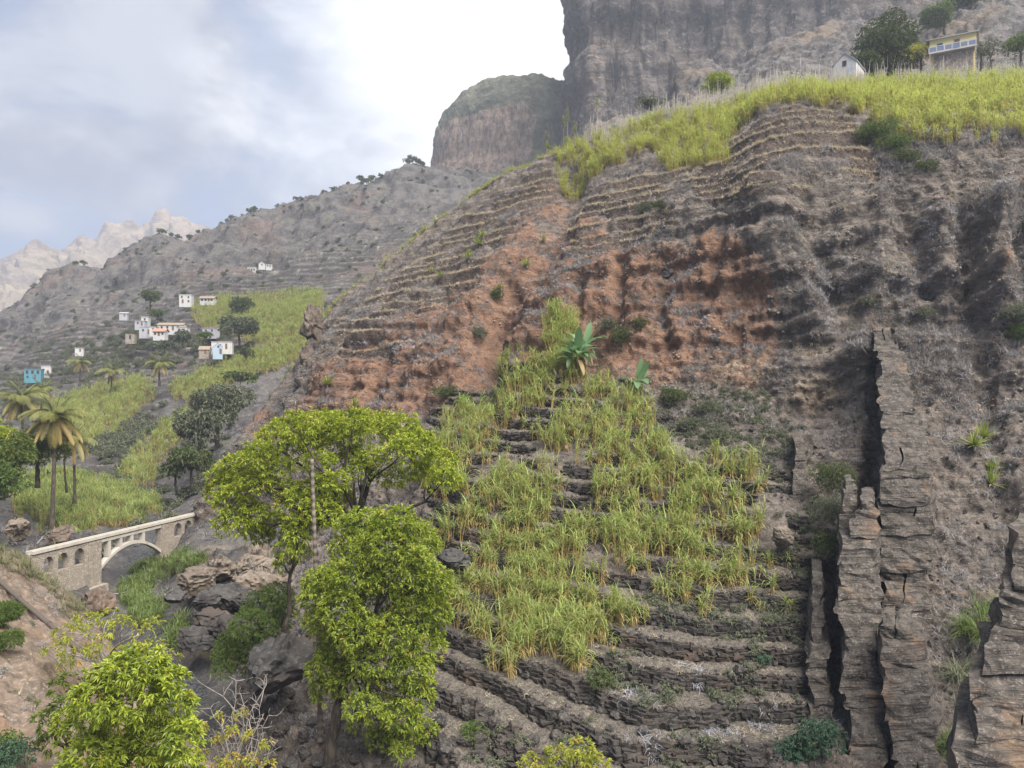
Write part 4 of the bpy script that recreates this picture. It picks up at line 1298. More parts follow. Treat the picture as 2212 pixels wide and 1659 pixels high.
# slim one with a hanging head over a thin dark stem
bl3 = sight_blobs([(625, 1185, 30, 24), (640, 1160, 28, 22), (615, 1215, 24, 20), (650, 1195, 24, 20), (640, 1140, 26, 18)], 44, 0.9, 0.8)
tree('mango_tree', 'slim mango tree with a small head on a thin dark stem before the tan rocks', 'tree', P(622, 1385, 44), P(628, 1235, 44), bl3, M_MANGO, M_BARK, 0.13, leaf=0.28, wid=0.085, per_m2=8, leaves=8)
# bottom left, nearest
bl4 = sight_blobs([(300, 1440, 60, 40), (250, 1465, 54, 40), (350, 1475, 50, 40), (215, 1510, 56, 44), (290, 1515, 70, 46), (370, 1530, 50, 46), (180, 1570, 56, 44), (250, 1590, 64, 50), (330, 1600, 64, 50), (395, 1600, 36, 44), (200, 1640, 60, 44), (290, 1670, 74, 50), (380, 1670, 56, 50), (240, 1730, 80, 50), (340, 1740, 80, 50), (160, 1690, 50, 44)], 23, 0.9, 1.3)
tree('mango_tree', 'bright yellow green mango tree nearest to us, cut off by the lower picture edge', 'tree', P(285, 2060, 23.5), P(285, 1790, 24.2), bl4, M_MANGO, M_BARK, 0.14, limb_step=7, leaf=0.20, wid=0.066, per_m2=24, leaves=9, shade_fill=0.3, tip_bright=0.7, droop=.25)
bl4b = sight_blobs([(135, 1530, 44, 30), (110, 1560, 34, 26), (150, 1480, 44, 24), (120, 1600, 40, 24)], 27, 0.9, 1.0)
tree('mango_tree', 'dull green tree half hidden behind the bright mango at the earth bank', 'tree', P(150, 1720, 28), P(145, 1610, 28), bl4b, M_MANGO_DEEP, M_BARK, 0.13, leaf=0.24, wid=0.07, per_m2=7, leaves=7)
# thin yellowing tree over the stream
bl5 = sight_blobs([(150, 1365, 34, 16), (190, 1345, 34, 16), (235, 1335, 30, 16), (265, 1355, 26, 18), (120, 1400, 26, 14), (170, 1410, 34, 16), (215, 1390, 32, 16), (140, 1430, 26, 14), (300, 1370, 26, 18), (330, 1400, 26, 20), (280, 1405, 24, 16), (360, 1420, 24, 18), (330, 1350, 18, 14)], 36, 1.0, 2.2)
tree('yellowing_tree', 'thin tree with sparse yellow green tufts above the end of the pipe', 'tree', P(250, 1560, 38), P(240, 1440, 37), bl5, M_YELLOW, M_TWIG, 0.10, leaf=0.26, wid=0.08, per_m2=6.0, leaves=6, shade_fill=0.2)
# dark feathery tree on the rock
bl6 = sight_blobs([(600, 1285, 34, 26), (570, 1310, 44, 34), (615, 1320, 22, 34), (545, 1350, 46, 34), (590, 1360, 36, 30), (515, 1385, 42, 32), (555, 1400, 46, 30), (490, 1420, 34, 26), (525, 1430, 36, 24), (480, 1450, 22, 16)], 45, 0.9, 1.2)
tree('feathery_tree', 'dark green feathery tree leaning over the big grey boulder', 'tree', P(618, 1382, 45), P(610, 1340, 45), bl6, M_GREEN, M_BARK, 0.10, leaf=0.17, wid=0.035, per_m2=34, leaves=6, shade_fill=0.25, droop=0.5)
# treetop at the bottom edge
bl7 = sight_blobs([(1160, 1650, 34, 20), (1205, 1635, 32, 22), (1255, 1625, 34, 24), (1240, 1650, 40, 24), (1285, 1650, 26, 20), (1180, 1680, 40, 24), (1260, 1690, 50, 30)], 29, 0.9, 0.8)
tree('mango_tree', 'small yellow green treetop rising over the lower picture edge below the terraces', 'tree', P(1220, 1830, 29), P(1220, 1730, 29), bl7, M_YELLOW, M_BARK, 0.10, leaf=0.2, wid=0.065, per_m2=14, leaves=8)

# bare shrub with the last yellow leaves
bs = empty('bare_shrub', P(505, 1720, 31), 'leafless pale branched shrub keeping a few yellow leaves beside the bright mango', 'shrub')
bb = Buf(); tips = []
for (u, v) in [(440, 1480), (455, 1530), (470, 1560), (510, 1470), (520, 1500), (500, 1550), (545, 1530), (570, 1490), (575, 1480), (580, 1545), (530, 1570), (450, 1590), (490, 1600), (560, 1600), (600, 1600)]:
    a0 = np.array([random.gauss(0, .15), random.gauss(0, .15), 0])
    e_ = P(u, v, 31 + random.uniform(-1, 1)) - P(505, 1720, 31)
    pth = tube_path(a0, e_, 0.22, 8)
    bb.tube(pth, np.linspace(0.040, 0.010, 8), 6)
    for k in (4, 5, 6, 7):
        for q in range(2):
            tp = pth[k] + rdir(0, 80) * random.uniform(0.3, 0.8)
            p3 = tube_path(pth[k], tp, 0.35, 5)
            bb.tube(p3, np.linspace(0.014, 0.006, 5), 4)
            tips.append(tp)
bb.build('branch', M_TWIG, bs)
fb = sight_blobs([(440, 1575, 12, 8), (470, 1600, 14, 9), (520, 1545, 14, 9), (500, 1580, 14, 9), (540, 1590, 13, 9), (470, 1650, 15, 10), (500, 1640, 15, 10), (545, 1640, 15, 10), (440, 1630, 13, 9), (575, 1610, 12, 8), (520, 1660, 16, 10), (580, 1650, 12, 9), (470, 1550, 10, 8)], 31, 1.0, 0.8)
crown_mesh('leaves', [(c - P(505, 1720, 31), r) for c, r in fb], M_YELLOW, 0.17, 0.07, 30, 6, 0.35, parent=bs)

# dead palm stem in front of the mangos
dp = empty('dead_palm', P(692, 1560, 40), 'tall bare grey palm stem without a crown rising before the mangos', 'dead tree')
b = Buf()
top_ = P(676, 992, 40.2) - P(692, 1560, 40)
zz_ = np.linspace(0, 1, 60)
pth = np.stack([top_[0] * zz_ + 0.05 * np.sin(zz_ * 5), top_[1] * zz_, -1.0 + (top_[2] + 1.0) * zz_], -1)
rad_ = np.interp(zz_, [0, 0.3, 1], [0.15, 0.14, 0.09]) * (1 + 0.025 * (np.arange(60) % 3 == 0))
b.tube(pth, rad_, 10)
b.build('trunk', M_BARK_PALE, dp)

# ---------------------------------------------------------------- palms
def frond_mesh(name, length=2.6, droop=1.1, dry=0.0, lift=0.5, n=22):
    b = Buf()
    p = np.array([0, 0, 0.0]); d = np.array([math.cos(lift), 0, math.sin(lift)])
    pts = [p.copy()]; ds = [d.copy()]
    seg = length / 12
    for i in range(12):
        d = d + np.array([0, 0, -droop / 12]); d /= np.linalg.norm(d)
        p = p + d * seg
        pts.append(p.copy()); ds.append(d.copy())
    pts = np.array(pts)
    b.tube(pts, np.linspace(0.035, 0.01, 13), 4, dry=dry * .8)
    for i in range(n):
        t = 0.12 + 0.86 * i / n
        k = t * 12; j = int(k); f = k - j
        q = pts[j] * (1 - f) + pts[min(j + 1, 12)] * f
        dd = ds[j]
        for sg in (-1, 1):
            side = np.array([0, sg, 0])
            ld = side * 0.9 + dd * 0.75 + np.array([0, 0, -0.15])
            ln = length * 0.30 * math.sin(math.pi * min(1, 0.12 + t * 0.86)) ** 0.6
            b.strip(q, ld, ln, 0.075, 0.8 + 0.6 * dry, 2, dry=min(1, max(0, dry + random.gauss(0, .12))), taper=0.2)
    return b.build(name, M_PALM, link=False).data


fronds = dict(up=[frond_mesh('frond', 2.6, 0.9, 0.05, 1.15) for _ in range(2)], mid=[frond_mesh('frond', 2.9, 1.7, 0.15, 0.75) for _ in range(3)],
              low=[frond_mesh('frond', 2.8, 1.7, 0.6, 0.0), frond_mesh('frond', 2.6, 1.6, 0.95, -0.3), frond_mesh('frond', 2.7, 1.8, 0.5, 0.2)])


def palm(base, top, label, size=1.0, dry=0.5, n=18, r=0.16, group='palms in the valley'):
    base = np.array(base); top = np.array(top)
    e = empty('palm_tree', base, label, 'palm', group)
    b = Buf()
    t = np.linspace(0, 1, 24)
    bow = np.array([random.gauss(0, .25), 0, 0])
    pth = (top - base)[None] * t[:, None] + bow * (4 * t * (1 - t))[:, None] * 0.6
    pth[0, 2] -= 0.6
    rr_ = np.interp(t, [0, .08, 1], [r * 1.6, r, r * 0.7]) * (1 + 0.05 * (np.arange(24) % 2))
    b.tube(pth, rr_, 8)
    b.build('trunk', M_BARK_DARK, e)
    n = int(n * 1.5)
    for i in range(n):
        q = i / n
        kind = 'up' if q < 0.22 else ('mid' if q < 0.65 else 'low')
        if kind == 'low' and random.random() > dry + 0.3:
            kind = 'mid'
        o = bpy.data.objects.new('frond', random.choice(fronds[kind]))
        COL.objects.link(o); o.parent = e
        o.location = top - base
        o.rotation_euler = (random.gauss(0, .15), random.gauss(0, .12) + (0.2 if kind == 'low' else 0), i * 2.4 + random.gauss(0, .2))
        s_ = size * random.uniform(.85, 1.1)
        o.scale = (s_, s_, s_)
    return e


M_BARK_DARK = bark_material('palm_bark', (0.045, 0.036, 0.028), (0.13, 0.105, 0.085), 1.0, 3.0)
palm(P(112, 1132, 88), P(118, 900, 89), 'tallest palm in the valley, yellowing skirt of fronds, beside the bridge end', 1.45, 0.7, 24, 0.24)
palm(P(161, 1078, 100), P(156, 948, 100), 'windblown palm on a thin stem right of the tallest palm', 1.35, 0.3, 16, 0.17)
palm(P(52, 950, 112), P(45, 862, 112), 'palm with hanging yellow fronds left of the tallest palm', 1.5, 0.9, 20, 0.2)
palm(P(95, 960, 122), P(92, 842, 122), 'small dark palm half hidden behind the tallest palm', 1.0, 0.2, 14, 0.17)
palm(P(144, 1055, 104), P(142, 955, 104), 'bare looking thin stemmed palm between tallest and windblown palms', 0.7, 0.6, 9, 0.13)
for (u, v0, v1, d, lb) in [(172, 830, 782, 235, 'grey green palm on the dark terraces below the blue house'), (240, 842, 802, 215, 'middle palm of the three on the slope below the village'), (345, 828, 786, 205, 'round headed palm in the cane below the light blue house')]:
    palm(P(u, v0, d), P(u, v1, d), lb, 1.6, 0.4, 16, 0.25)

# ---------------------------------------------------------------- bananas
def banana_leaf_mesh(length=1.9, width=0.5, droop=1.0, lift=0.9, dry=0.0):
    b = Buf()
    d = np.array([math.cos(lift), 0, math.sin(lift)]); p = np.zeros(3)
    n = 9; rows = []
    for i in range(n + 1):
        t = i / n
        wv = width * 0.5 * (math.sin(math.pi * min(1, 0.06 + 0.94 * t)) ** 0.55) * (1 if t > 0.14 else 0.15)
        fold = 0.25
        rows.append((p.copy(), wv))
        b.v += [p + np.array([0, -wv, fold * wv]), p.copy(), p + np.array([0, wv, fold * wv])]
        b.dry += [dry + .25 * (random.random() < .2), dry, dry + .25 * (random.random() < .2)]; b.rnd += [0.4, 0.75, 0.4]
        d = d + np.array([0, 0, -droop / n]); d /= np.linalg.norm(d)
        p = p + d * length / n
    for i in range(n):
        a = 3 * i
        b.q += [(a, a + 1, a + 4, a + 3), (a + 1, a + 2, a + 5, a + 4)]
    return b.build('leaf', M_BANANA, link=False).data


ban_leaves = [banana_leaf_mesh(1.9, .55, 1.1, 0.95), banana_leaf_mesh(1.7, .5, 1.5, 0.7), banana_leaf_mesh(2.0, .5, .7, 1.25), banana_leaf_mesh(1.5, .45, 2.2, 0.4, 0.1)]
ban_dry = [banana_leaf_mesh(1.4, .35, 2.0, -0.6, 1.0)]


def banana(p, h, label, size=1.0, nl=10, skirt=4):
    e = empty('banana_plant', p, label, 'banana plant', 'banana plants under the bluffs')
    b = Buf()
    b.tube([(0, 0, -.3), (0.03, 0, h * .5), (0, 0.02, h)], [.15 * size, .12 * size, .07 * size], 8, dry=0.9)
    b.build('stem', M_BANANA, e)
    for i in range(nl + skirt):
        dryl = i >= nl
        o = bpy.data.objects.new('leaf', random.choice(ban_dry if dryl else ban_leaves))
        COL.objects.link(o); o.parent = e
        o.location = (0, 0, h * (random.uniform(.75, .95) if dryl else .96))
        o.rotation_euler = (random.gauss(0, .15), random.gauss(0, .15), i * 2.4 + random.gauss(0, .3))
        o.scale = (size * random.uniform(1.0, 1.35),) * 3


for (u, v, d, h, lb, sz) in [(1243, 812, 65.5, 1.9, 'front banana plant of the clump, broad blue green leaves and brown skirt', 1.1),
                             (1268, 800, 66.3, 2.3, 'taller banana plant at the right of the clump against the dark hollow', 1.0),
                             (1228, 808, 66.3, 1.5, 'small banana plant at the left of the clump beside the cane', 0.8),
                             (1256, 806, 67, 1.8, 'banana plant at the back of the clump', 0.9),
                             (1374, 846, 64.5, 0.9, 'lone low banana plant at the foot of the rust bluff', 1.05)]:
    p = on(u, v)
    banana(p + np.array([0, 0, -0.1]), h, lb, sz)

# ---------------------------------------------------------------- agaves and dracaenas on the slopes
def agave_mesh(name, n=46, L=0.9, w=0.10, el=(5, 88), dry_low=0.15):
    b = Buf()
    for i in range(n):
        d = rdir(*el)
        b.strip((0, 0, 0.0), d, L * random.uniform(.75, 1.1), w, 0.35 * (1.2 - d[2]), 3, dry=(0.8 if d[2] < .2 and random.random() < dry_low * 3 else random.uniform(0, .1)), taper=0.08)
    return b.build('crown', M_AGAVE, link=False).data


ag = [agave_mesh('crown') for _ in range(3)]


def agave(u, v, size, label, stem=0.0, sheet='A'):
    p = on(u, v, sheet)
    p = p + np.array([0, -0.15, 0.05])
    e = empty('agave', p, label, 'agave', 'agaves on the slopes')
    if stem:
        b = Buf()
        b.tube([(0, 0, -.3), (0.03, 0, stem * .6), (0, 0, stem)], [.10, .09, .07], 7)
        b.build('stem', M_BARK_PALE, e)
    o = bpy.data.objects.new('crown', random.choice(ag)); COL.objects.link(o); o.parent = e
    o.location = (0, 0, stem); o.rotation_euler = (random.gauss(0, .12), random.gauss(0, .12), random.uniform(0, 6))
    o.scale = (size * 1.55,) * 3


for q in [(1030, 535, 1.0, 'upper agave of the pair on the left flank, largest there', .5), (1012, 562, 0.9, 'lower agave of the pair on the left flank', .3), (1038, 525, .8, 'agave touching the top of the pair on the left flank', .8),
          (945, 600, 0.7, 'low agave at a terrace end on the left flank', 0), (928, 588, .6, 'flat pale agave beside the low one on the left flank', 0), (1135, 572, 0.75, 'single bright agave on the bare ground left of the rust gully', 0.1), (1178, 520, 0.6, 'small agave below the terraces near the gully head', 0),
          (703, 840, 1.0, 'lone agave on the lower left skyline slope', .5), (760, 888, 0.9, 'agave just above the umbrella mango', .3),
          (2098, 968, 0.95, 'dark green agave on the right rock flank, left one of the upper pair', .1), (2124, 948, 0.95, 'agave on the right rock flank with pale underside leaves', .2),
          (2138, 1012, 0.7, 'yellow green agave on the right flank, upper one of the lower pair', 0), (2142, 1045, 0.85, 'lowest yellow green agave on the right rock flank', 0), (1180, 300, 0.7, 'agave on the skyline left of the upper cane', .8), (1065, 632, .6, 'agave in the gully under the left flank pair', 0), (1078, 620, .5, 'tiny agave at the gully edge under the left flank pair', 0)]:
    agave(q[0], q[1], q[2], q[3], q[4])
# flowering poles on the skyline
for (u, v0, v1, d, lb) in [(1288, 300, 213, 116, 'tall agave flower pole with a tufted top on the skyline'), (1225, 345, 232, 117, 'bare pole like agave stalk at the left end of the upper cane'), (1216, 330, 250, 119, 'thin stalk beside the bare pole at the end of the upper cane'), (1180, 330, 285, 121, 'short flower stalk on the skyline left of the poles'), (1240, 340, 262, 116, 'leaning seed stalk right of the bare pole')]:
    e = empty('agave_stalk', P(u, v0 + 15, d), lb, 'flower stalk')
    hh = (P(u, v1, d) - P(u, v0 + 15, d))[2]
    b = Buf(); b.tube([(0, 0, -1), (.05, 0, hh * .5), (.12, 0, hh)], [.11, .09, .05], 6)
    b.build('stalk', M_BARK_PALE, e)
    b = Buf()
    for k in range(40):
        z = hh * random.uniform(0.72, 1.0)
        b.strip((.1, 0, z), rdir(-10, 60), random.uniform(.3, .8), .12, .3, 2, dry=random.uniform(0, .6))
    b.build('flower_head', M_AGAVE, e)

# ---------------------------------------------------------------- shrubs one can pick out
def shrub(u, v, r, h, mat, label, sheet='A', leaf=.16, wid=.05, per=16, off=(0, 0, 0), n=7, p=None, dry=0.08):
    p = (on(u, v, sheet) if p is None else p) + np.array(off)
    b_ = bush_mesh('shrub', mat, r, h, leaf, wid, per, 5, n, dry)
    COL.objects.link(b_)
    b_.location = p
    tag(b_, label, 'shrub')
    return b_


shrub(1345, 735, 1.5, 1.6, M_BUSH, 'olive shrub hanging over the hollow above the banana clump')
shrub(1320, 715, 1.1, 1.2, M_BUSH_GREY, 'grey green shrub left of the olive one above the bananas')
shrub(1385, 700, .9, 1.0, M_BUSH, 'small shrub at the upper right of the olive shrub')
shrub(960, 855, 1.8, 1.2, M_BUSH, 'dark low shrub at the bluff foot left of the cane')
shrub(1010, 868, 1.0, 0.8, M_GREEN, 'small green bush where the dusty gully meets the cane')
shrub(1040, 725, 1.2, 1.2, M_BUSH_GREY, 'grey shrub standing in the bottom of the rust gully')
shrub(1072, 645, .9, 1.6, M_BUSH, 'narrow green shrub up the middle of the rust gully')
shrub(1395, 452, 1.4, 1.3, M_BUSH_GREY, 'rounded olive shrub among the upper straw terraces')
shrub(1425, 445, .9, .8, M_BUSH, 'low green shrub right of the rounded one on the straw terraces')
shrub(1460, 860, 1.7, 1.1, M_BUSH, 'dark green shrub under the rust bluff right of the lone banana')
shrub(1530, 890, 1.4, 1.2, M_BUSH_GREY, 'pale leaved bush between the bluff foot and the cane')
shrub(1480, 925, 1.3, 1.1, M_BUSH_GREY, 'grey green bush beside the top right of the cane field')
shrub(1540, 945, 1.2, 1.1, M_BUSH_GREY, 'leafy pale bush near the stone outcrop at the field corner')
shrub(1880, 660, 1.0, .7, M_BUSH_GREY, 'tuft like olive shrub on the ledge above the rock fin')
shrub(1985, 685, 1.4, .9, M_BUSH_GREY, 'dark grey shrub on the ledge right of the rock fin top')
shrub(1770, 1050, 1.5, 2.2, M_BUSH, 'dark bush hugging the left side of the split rock fins', leaf=.12, per=26, off=(0, -2.5, 0))
shrub(1765, 1120, 1.4, 2.2, M_BUSH_GREY, 'grey twiggy bush under the dark one left of the fins', leaf=.12, per=26, off=(0, -2.0, 0))
shrub(1770, 1190, 1.2, 1.8, M_BUSH, 'lowest bush of the dark column left of the fins', leaf=.12, per=26, off=(0, -1.5, 0))
shrub(1740, 1590, 1.4, 1.5, M_TEAL, 'blue green leafy shrub at the foot of the left rock fin', leaf=.15, wid=.07, off=(0, -1.0, 0))
shrub(1690, 1620, 1.1, 1.0, M_TEAL, 'blue green bush left of the one at the fin foot', leaf=.15, wid=.07, off=(0, -1.0, 0))
shrub(1640, 1430, .7, .6, M_TEAL, 'small blue green weed on the terraces near the fins', leaf=.14, wid=.06)
shrub(1290, 1480, 1.2, 1.1, M_BUSH, 'dark round shrub on the stony terrace under the cane', leaf=.12, per=26)
shrub(1030, 1590, 1.0, .8, M_GREEN, 'fresh green weed among the boulders at the terrace foot')
shrub(1890, 300, 2.0, 2.2, M_GREEN, 'yellow green bush at the notch where the two crest cane fields meet')
shrub(1925, 325, 1.8, 1.6, M_GREEN, 'green bush trailing down right below the crest cane')
shrub(1960, 345, 1.6, 1.2, M_BUSH, 'olive bush at the lower end of the trailing green')
shrub(2000, 365, 1.4, 1.0, M_BUSH, 'last olive bush of the trail under the crest cane')
shrub(2180, 690, 1.8, 1.6, M_BUSH_GREY, 'reedy green clump on the ledge at the right picture edge', off=(0, -.5, 0))
shrub(2200, 730, 1.5, 1.4, M_GREEN, 'yellow green reeds at the right picture edge')
# feathery green thicket right of the fins
for (u, v, d, r, h, lb, m) in [(2080, 1330, 35, 1.1, 1.5, 'feathery green bush filling the cleft right of the split fins', M_GREEN), (2130, 1290, 38, 1.2, 1.5, 'upper feathery bush behind the right edge fin', M_GREEN), (2060, 1420, 33, .9, 1.3, 'drooping pale feathery bush lower in the cleft', M_BUSH_GREY), (2100, 1480, 31, .9, 1.2, 'lower feathery bush beside the right edge fin', M_BUSH_GREY), (2045, 1580, 30, .8, 1.0, 'yellow green bush at the bottom between the fins', M_GREEN)]:
    b = Buf()
    for k in range(5):
        cx_, cy_ = random.gauss(0, r * .5), random.gauss(0, r * .4)
        for i in range(60):
            b.strip((cx_ + random.gauss(0, .12), cy_ + random.gauss(0, .12), random.uniform(-.2, .5) * h * .6), rdir(35, 88), h * random.uniform(.6, 1.2), .045, random.uniform(1.0, 2.6), 4, dry=max(0, random.gauss(.08, .15)))
    o = b.build('reed_clump', m)
    o.location = on(u, v + 30) + np.array([0, -.3, -.1])
    tag(o, lb.replace('bush', 'reed clump'), 'reeds')

# ---------------------------------------------------------------- trees of the valley floor and the far side
def simple_tree(u, v, d, h, wd, mat, label, nb=7, leaf=.4, wid=.16, per=3.2, cat='tree', name='valley_tree', flat=0.75, group=None):
    base = P(u, v, d)
    blobs = []
    for i in range(nb):
        a = random.uniform(0, 6.28); q = wd * .32 * random.random() ** .5
        blobs.append((base + np.array([q * math.cos(a), q * math.sin(a), h * random.uniform(.5, .85)]), (wd * random.uniform(.2, .32), wd * random.uniform(.2, .32), h * random.uniform(.15, .25) * flat / .75)))
    return tree(name, label, cat, base, base + np.array([0, 0, h * .45]), blobs, mat, M_BARK, 0.035 * h, group, leaf=leaf, wid=wid, per_m2=per, leaves=5, shade_fill=.25)


simple_tree(80, 1045, 92, 7.0, 6.6, M_MANGO_DEEP, 'round dark green tree behind the palm stems', 10)
simple_tree(12, 1065, 80, 6.0, 6.0, M_MANGO_DEEP, 'leafy tree at the left picture edge below the palms', 9)
simple_tree(-10, 1120, 74, 5.5, 5.5, M_GREEN, 'bright green bushy tree at the left picture edge above the bank', 9)
simple_tree(-25, 1010, 90, 6.5, 6.5, M_MANGO, 'yellow green tree cut by the left picture edge', 8)
simple_tree(470, 960, 150, 11, 11, M_BUSH_GREY, 'big grey green tree against the purple bank', 12, .6, .3, 2.0)
simple_tree(430, 985, 140, 8, 9, M_BUSH_GREY, 'grey green tree left below the big one', 9, .6, .3, 2.0)
simple_tree(415, 1050, 118, 6, 7, M_BUSH, 'dark tree in the cleft above the bridge end', 9, .5, .25, 2.2)
simple_tree(380, 1055, 118, 5, 5, M_BUSH, 'dark bush like tree left of the cleft tree', 7, .5, .25, 2.2)
simple_tree(518, 745, 232, 8.5, 11, M_BUSH_GREY, 'broad grey green tree above the light blue house', 11, .7, .35, 1.6)
simple_tree(525, 682, 285, 7, 9, M_BUSH, 'dark round tree in the upper green cane', 9, .8, .4, 1.3)
simple_tree(325, 672, 305, 8, 8, M_BUSH, 'dark green tree above the village roofs', 8, .8, .4, 1.3)
simple_tree(340, 690, 300, 4, 7, M_GREEN, 'light green banana like grove under the dark village tree', 7, .8, .4, 1.3)
simple_tree(395, 748, 245, 5, 7, M_BUSH_GREY, 'bushy tree before the terracotta roofed house', 7, .7, .35, 1.5)
simple_tree(355, 765, 240, 4.5, 6, M_BUSH_GREY, 'grey bushy tree below the village houses', 6, .7, .35, 1.5)
simple_tree(440, 745, 245, 4, 5, M_GREEN, 'green tree right of the village by the grey block house', 6, .7, .35, 1.5)
simple_tree(530, 790, 215, 5.5, 5, M_BUSH, 'small dark umbrella tree at the edge of the yellow cane', 6, .6, .3, 1.5, flat=.5)
simple_tree(520, 612, 375, 5, 8, M_BUSH, 'dark tree below the two white houses on the mountain side', 6, .9, .5, 1.0)
simple_tree(520, 840, 175, 4, 7, M_BUSH, 'dark shrubby tree at the purple bank top', 7, .6, .3, 2.0, flat=.5)
ORDN = ['one', 'two', 'three', 'four', 'five', 'six', 'seven', 'eight', 'nine', 'ten', 'eleven', 'twelve', 'thirteen', 'fourteen', 'fifteen', 'sixteen', 'seventeen', 'eighteen', 'nineteen', 'twenty'] + ['twenty ' + q for q in ('one', 'two', 'three', 'four', 'five', 'six', 'seven', 'eight', 'nine')] + ['thirty'] + ['thirty ' + q for q in ('one', 'two', 'three', 'four', 'five', 'six', 'seven', 'eight', 'nine')] + ['forty']
RT = [165, 180, 345, 352, 372, 385, 408, 412, 428, 440, 490, 500, 540, 548, 600, 650, 720, 780, 792, 805, 822, 880, 892, 904, 912, 640, 700, 750, 1045]
for i, (u, h) in enumerate([(165, 5), (180, 6), (345, 5), (352, 6), (372, 5), (385, 6), (408, 6), (412, 5), (428, 5), (440, 4), (490, 5), (500, 6), (540, 7), (548, 8), (600, 4), (650, 5), (720, 6), (780, 8), (792, 7), (805, 7), (822, 5), (880, 8), (892, 9), (904, 8), (912, 6), (640, 5), (700, 4), (750, 4), (1045, 7)]):
    ci_ = int(np.argmin(np.abs(UsV - u))); rr0 = int(sum(rowsV[:9])); ri_ = rr0 + int(np.argmin(proj(Vt2)[1][rr0:, ci_])); v = proj(Vt2)[1][ri_, ci_] - 4; d = Vt2[ri_, ci_, 1]
    if u == 1045:
        v, d = 196, 690
    h *= .72
    t_ = simple_tree(u, v + 8, d, h, h * .95, M_BUSH, 'small dark tree in silhouette on the ridge line, number %s from the left' % ORDN[sorted(RT).index(u)], 5, .9, .5, 1.1, group='trees along the ridge line', name='ridge_tree', flat=.6)
# top right corner
tree('valley_tree', 'large dark dome shaped tree between the two hilltop houses', 'tree', P(1922, 190, 132), P(1922, 150, 132), sight_blobs([(1928, 42, 26, 22), (1902, 68, 38, 26), (1948, 70, 36, 26), (1890, 102, 46, 26), (1942, 104, 44, 28), (1915, 92, 50, 30), (1874, 138, 48, 22), (1950, 140, 40, 24), (1858, 154, 28, 14), (1915, 146, 54, 22), (1925, 118, 50, 28)], 132, .9, 1.5), M_BUSH, M_BARK, .4, leaf=.42, wid=.19, per_m2=4.5, leaves=5, shade_fill=.25)
simple_tree(1990, 160, 128, 6.0, 6.0, M_YELLOW, 'thin yellow green tree with a pale forked stem before the yellow house', 6, .4, .15, 1.6)
simple_tree(2120, 150, 132, 5.5, 4.5, M_BUSH_GREY, 'spindly pale stemmed tree right of the yellow house', 5, .35, .12, 2.0)
simple_tree(2140, 150, 133, 5, 4, M_BUSH_GREY, 'second spindly tree right of the yellow house', 5, .35, .12, 2.0)
simple_tree(2205, 140, 128, 5, 6, M_GREEN, 'bright green round tree at the right picture edge above the cane', 7, .4, .18, 3)
simple_tree(1560, 205, 122, 3.0, 6.5, M_MANGO, 'low yellow green bush showing over the crest cane', 7, .35, .15, 4, flat=.6)
simple_tree(1405, 245, 128, 3.0, 4.5, M_BUSH_GREY, 'dull bush behind the crest cane under the cliff', 5, .35, .15, 4, flat=.6)
simple_tree(1875, 165, 130, 4.0, 6, M_BUSH, 'dark bush beside the white gabled house', 7, .4, .18, 3.4)
simple_tree(2040, 70, 205, 7, 12, M_GREEN, 'green thicket on the steep slope behind the yellow house', 8, .6, .3, 2)
simple_tree(2090, 35, 225, 7, 14, M_GREEN, 'upper green thicket by the rock knoll at top right', 8, .6, .3, 2)
simple_tree(2145, 20, 230, 6, 12, M_GREEN, 'bright green scrub near the upper right corner', 8, .6, .3, 2)

# ---------------------------------------------------------------- fields and undergrowth of the valley
def vfield(poly, soft=12):
    return poly_mask(UV_, VV_, poly, soft)


vc_src = [cane_mesh('field_cane_%s' % s_, M_CANE_FAR, n=6, h=1.7, spread=.5, dryness=.3) for s_ in 'abcd'] if 'M_CANE_FAR' in globals() else cane_src
f_near = np.maximum(vfield([(40, 1040), (110, 1020), (190, 1035), (330, 1080), (340, 1110), (260, 1140), (120, 1150), (20, 1110)]), vfield([(120, 1185), (200, 1150), (140, 1210)]))
f_strm = np.maximum(vfield([(300, 1190), (360, 1200), (330, 1290), (400, 1330), (390, 1410), (330, 1400), (270, 1320), (265, 1270)]), vfield([(360, 1215), (440, 1200), (430, 1240), (370, 1245)], 6))
f_mid = np.maximum.reduce([vfield([(410, 665), (470, 650), (690, 635), (690, 700), (640, 720), (560, 745), (500, 720), (430, 705)]),
                           vfield([(360, 845), (450, 800), (560, 755), (680, 715), (650, 790), (540, 815), (450, 850), (400, 870)]),
                           vfield([(90, 890), (180, 850), (300, 820), (330, 850), (260, 930), (200, 960), (120, 970)]),
                           vfield([(260, 1030), (300, 960), (400, 900), (420, 920), (350, 1000), (320, 1060), (280, 1060)])])
pn, _ = pick(Vt2, f_near * (.25 + sstep(-.25, .15, fbm(Vt, 5, 3, .5, 431))), 1250); scatter('valley_cane_foliage', pn, [cane_mesh('valley_cane_%s' % s_, M_GREEN if s_ in 'ab' else M_CANE, n=7, h=1.5, spread=.5, dryness=.8) for s_ in 'abcde'], (0.6, 1.5))
pn, _ = pick(Vt2, f_strm * sstep(-.12, .15, fbm(Vt, 3.5, 3, .5, 433)), 380); scatter('stream_reed_foliage', pn, [cane_mesh('reed_%s' % s_, M_GREEN, n=6, h=.8, spread=.4, dryness=.1) for s_ in 'abc'], (0.8, 1.3))
pn, _ = pick(Vt2, f_mid, 5200); scatter('far_cane_foliage', pn, cane_src, (1.1, 1.9))
b_src = [bush_mesh('wild_bush_%d' % i, M_BUSH_GREY, 1.1, 1.1, .3, .16, 7, 4, 5, .15) for i in range(4)]
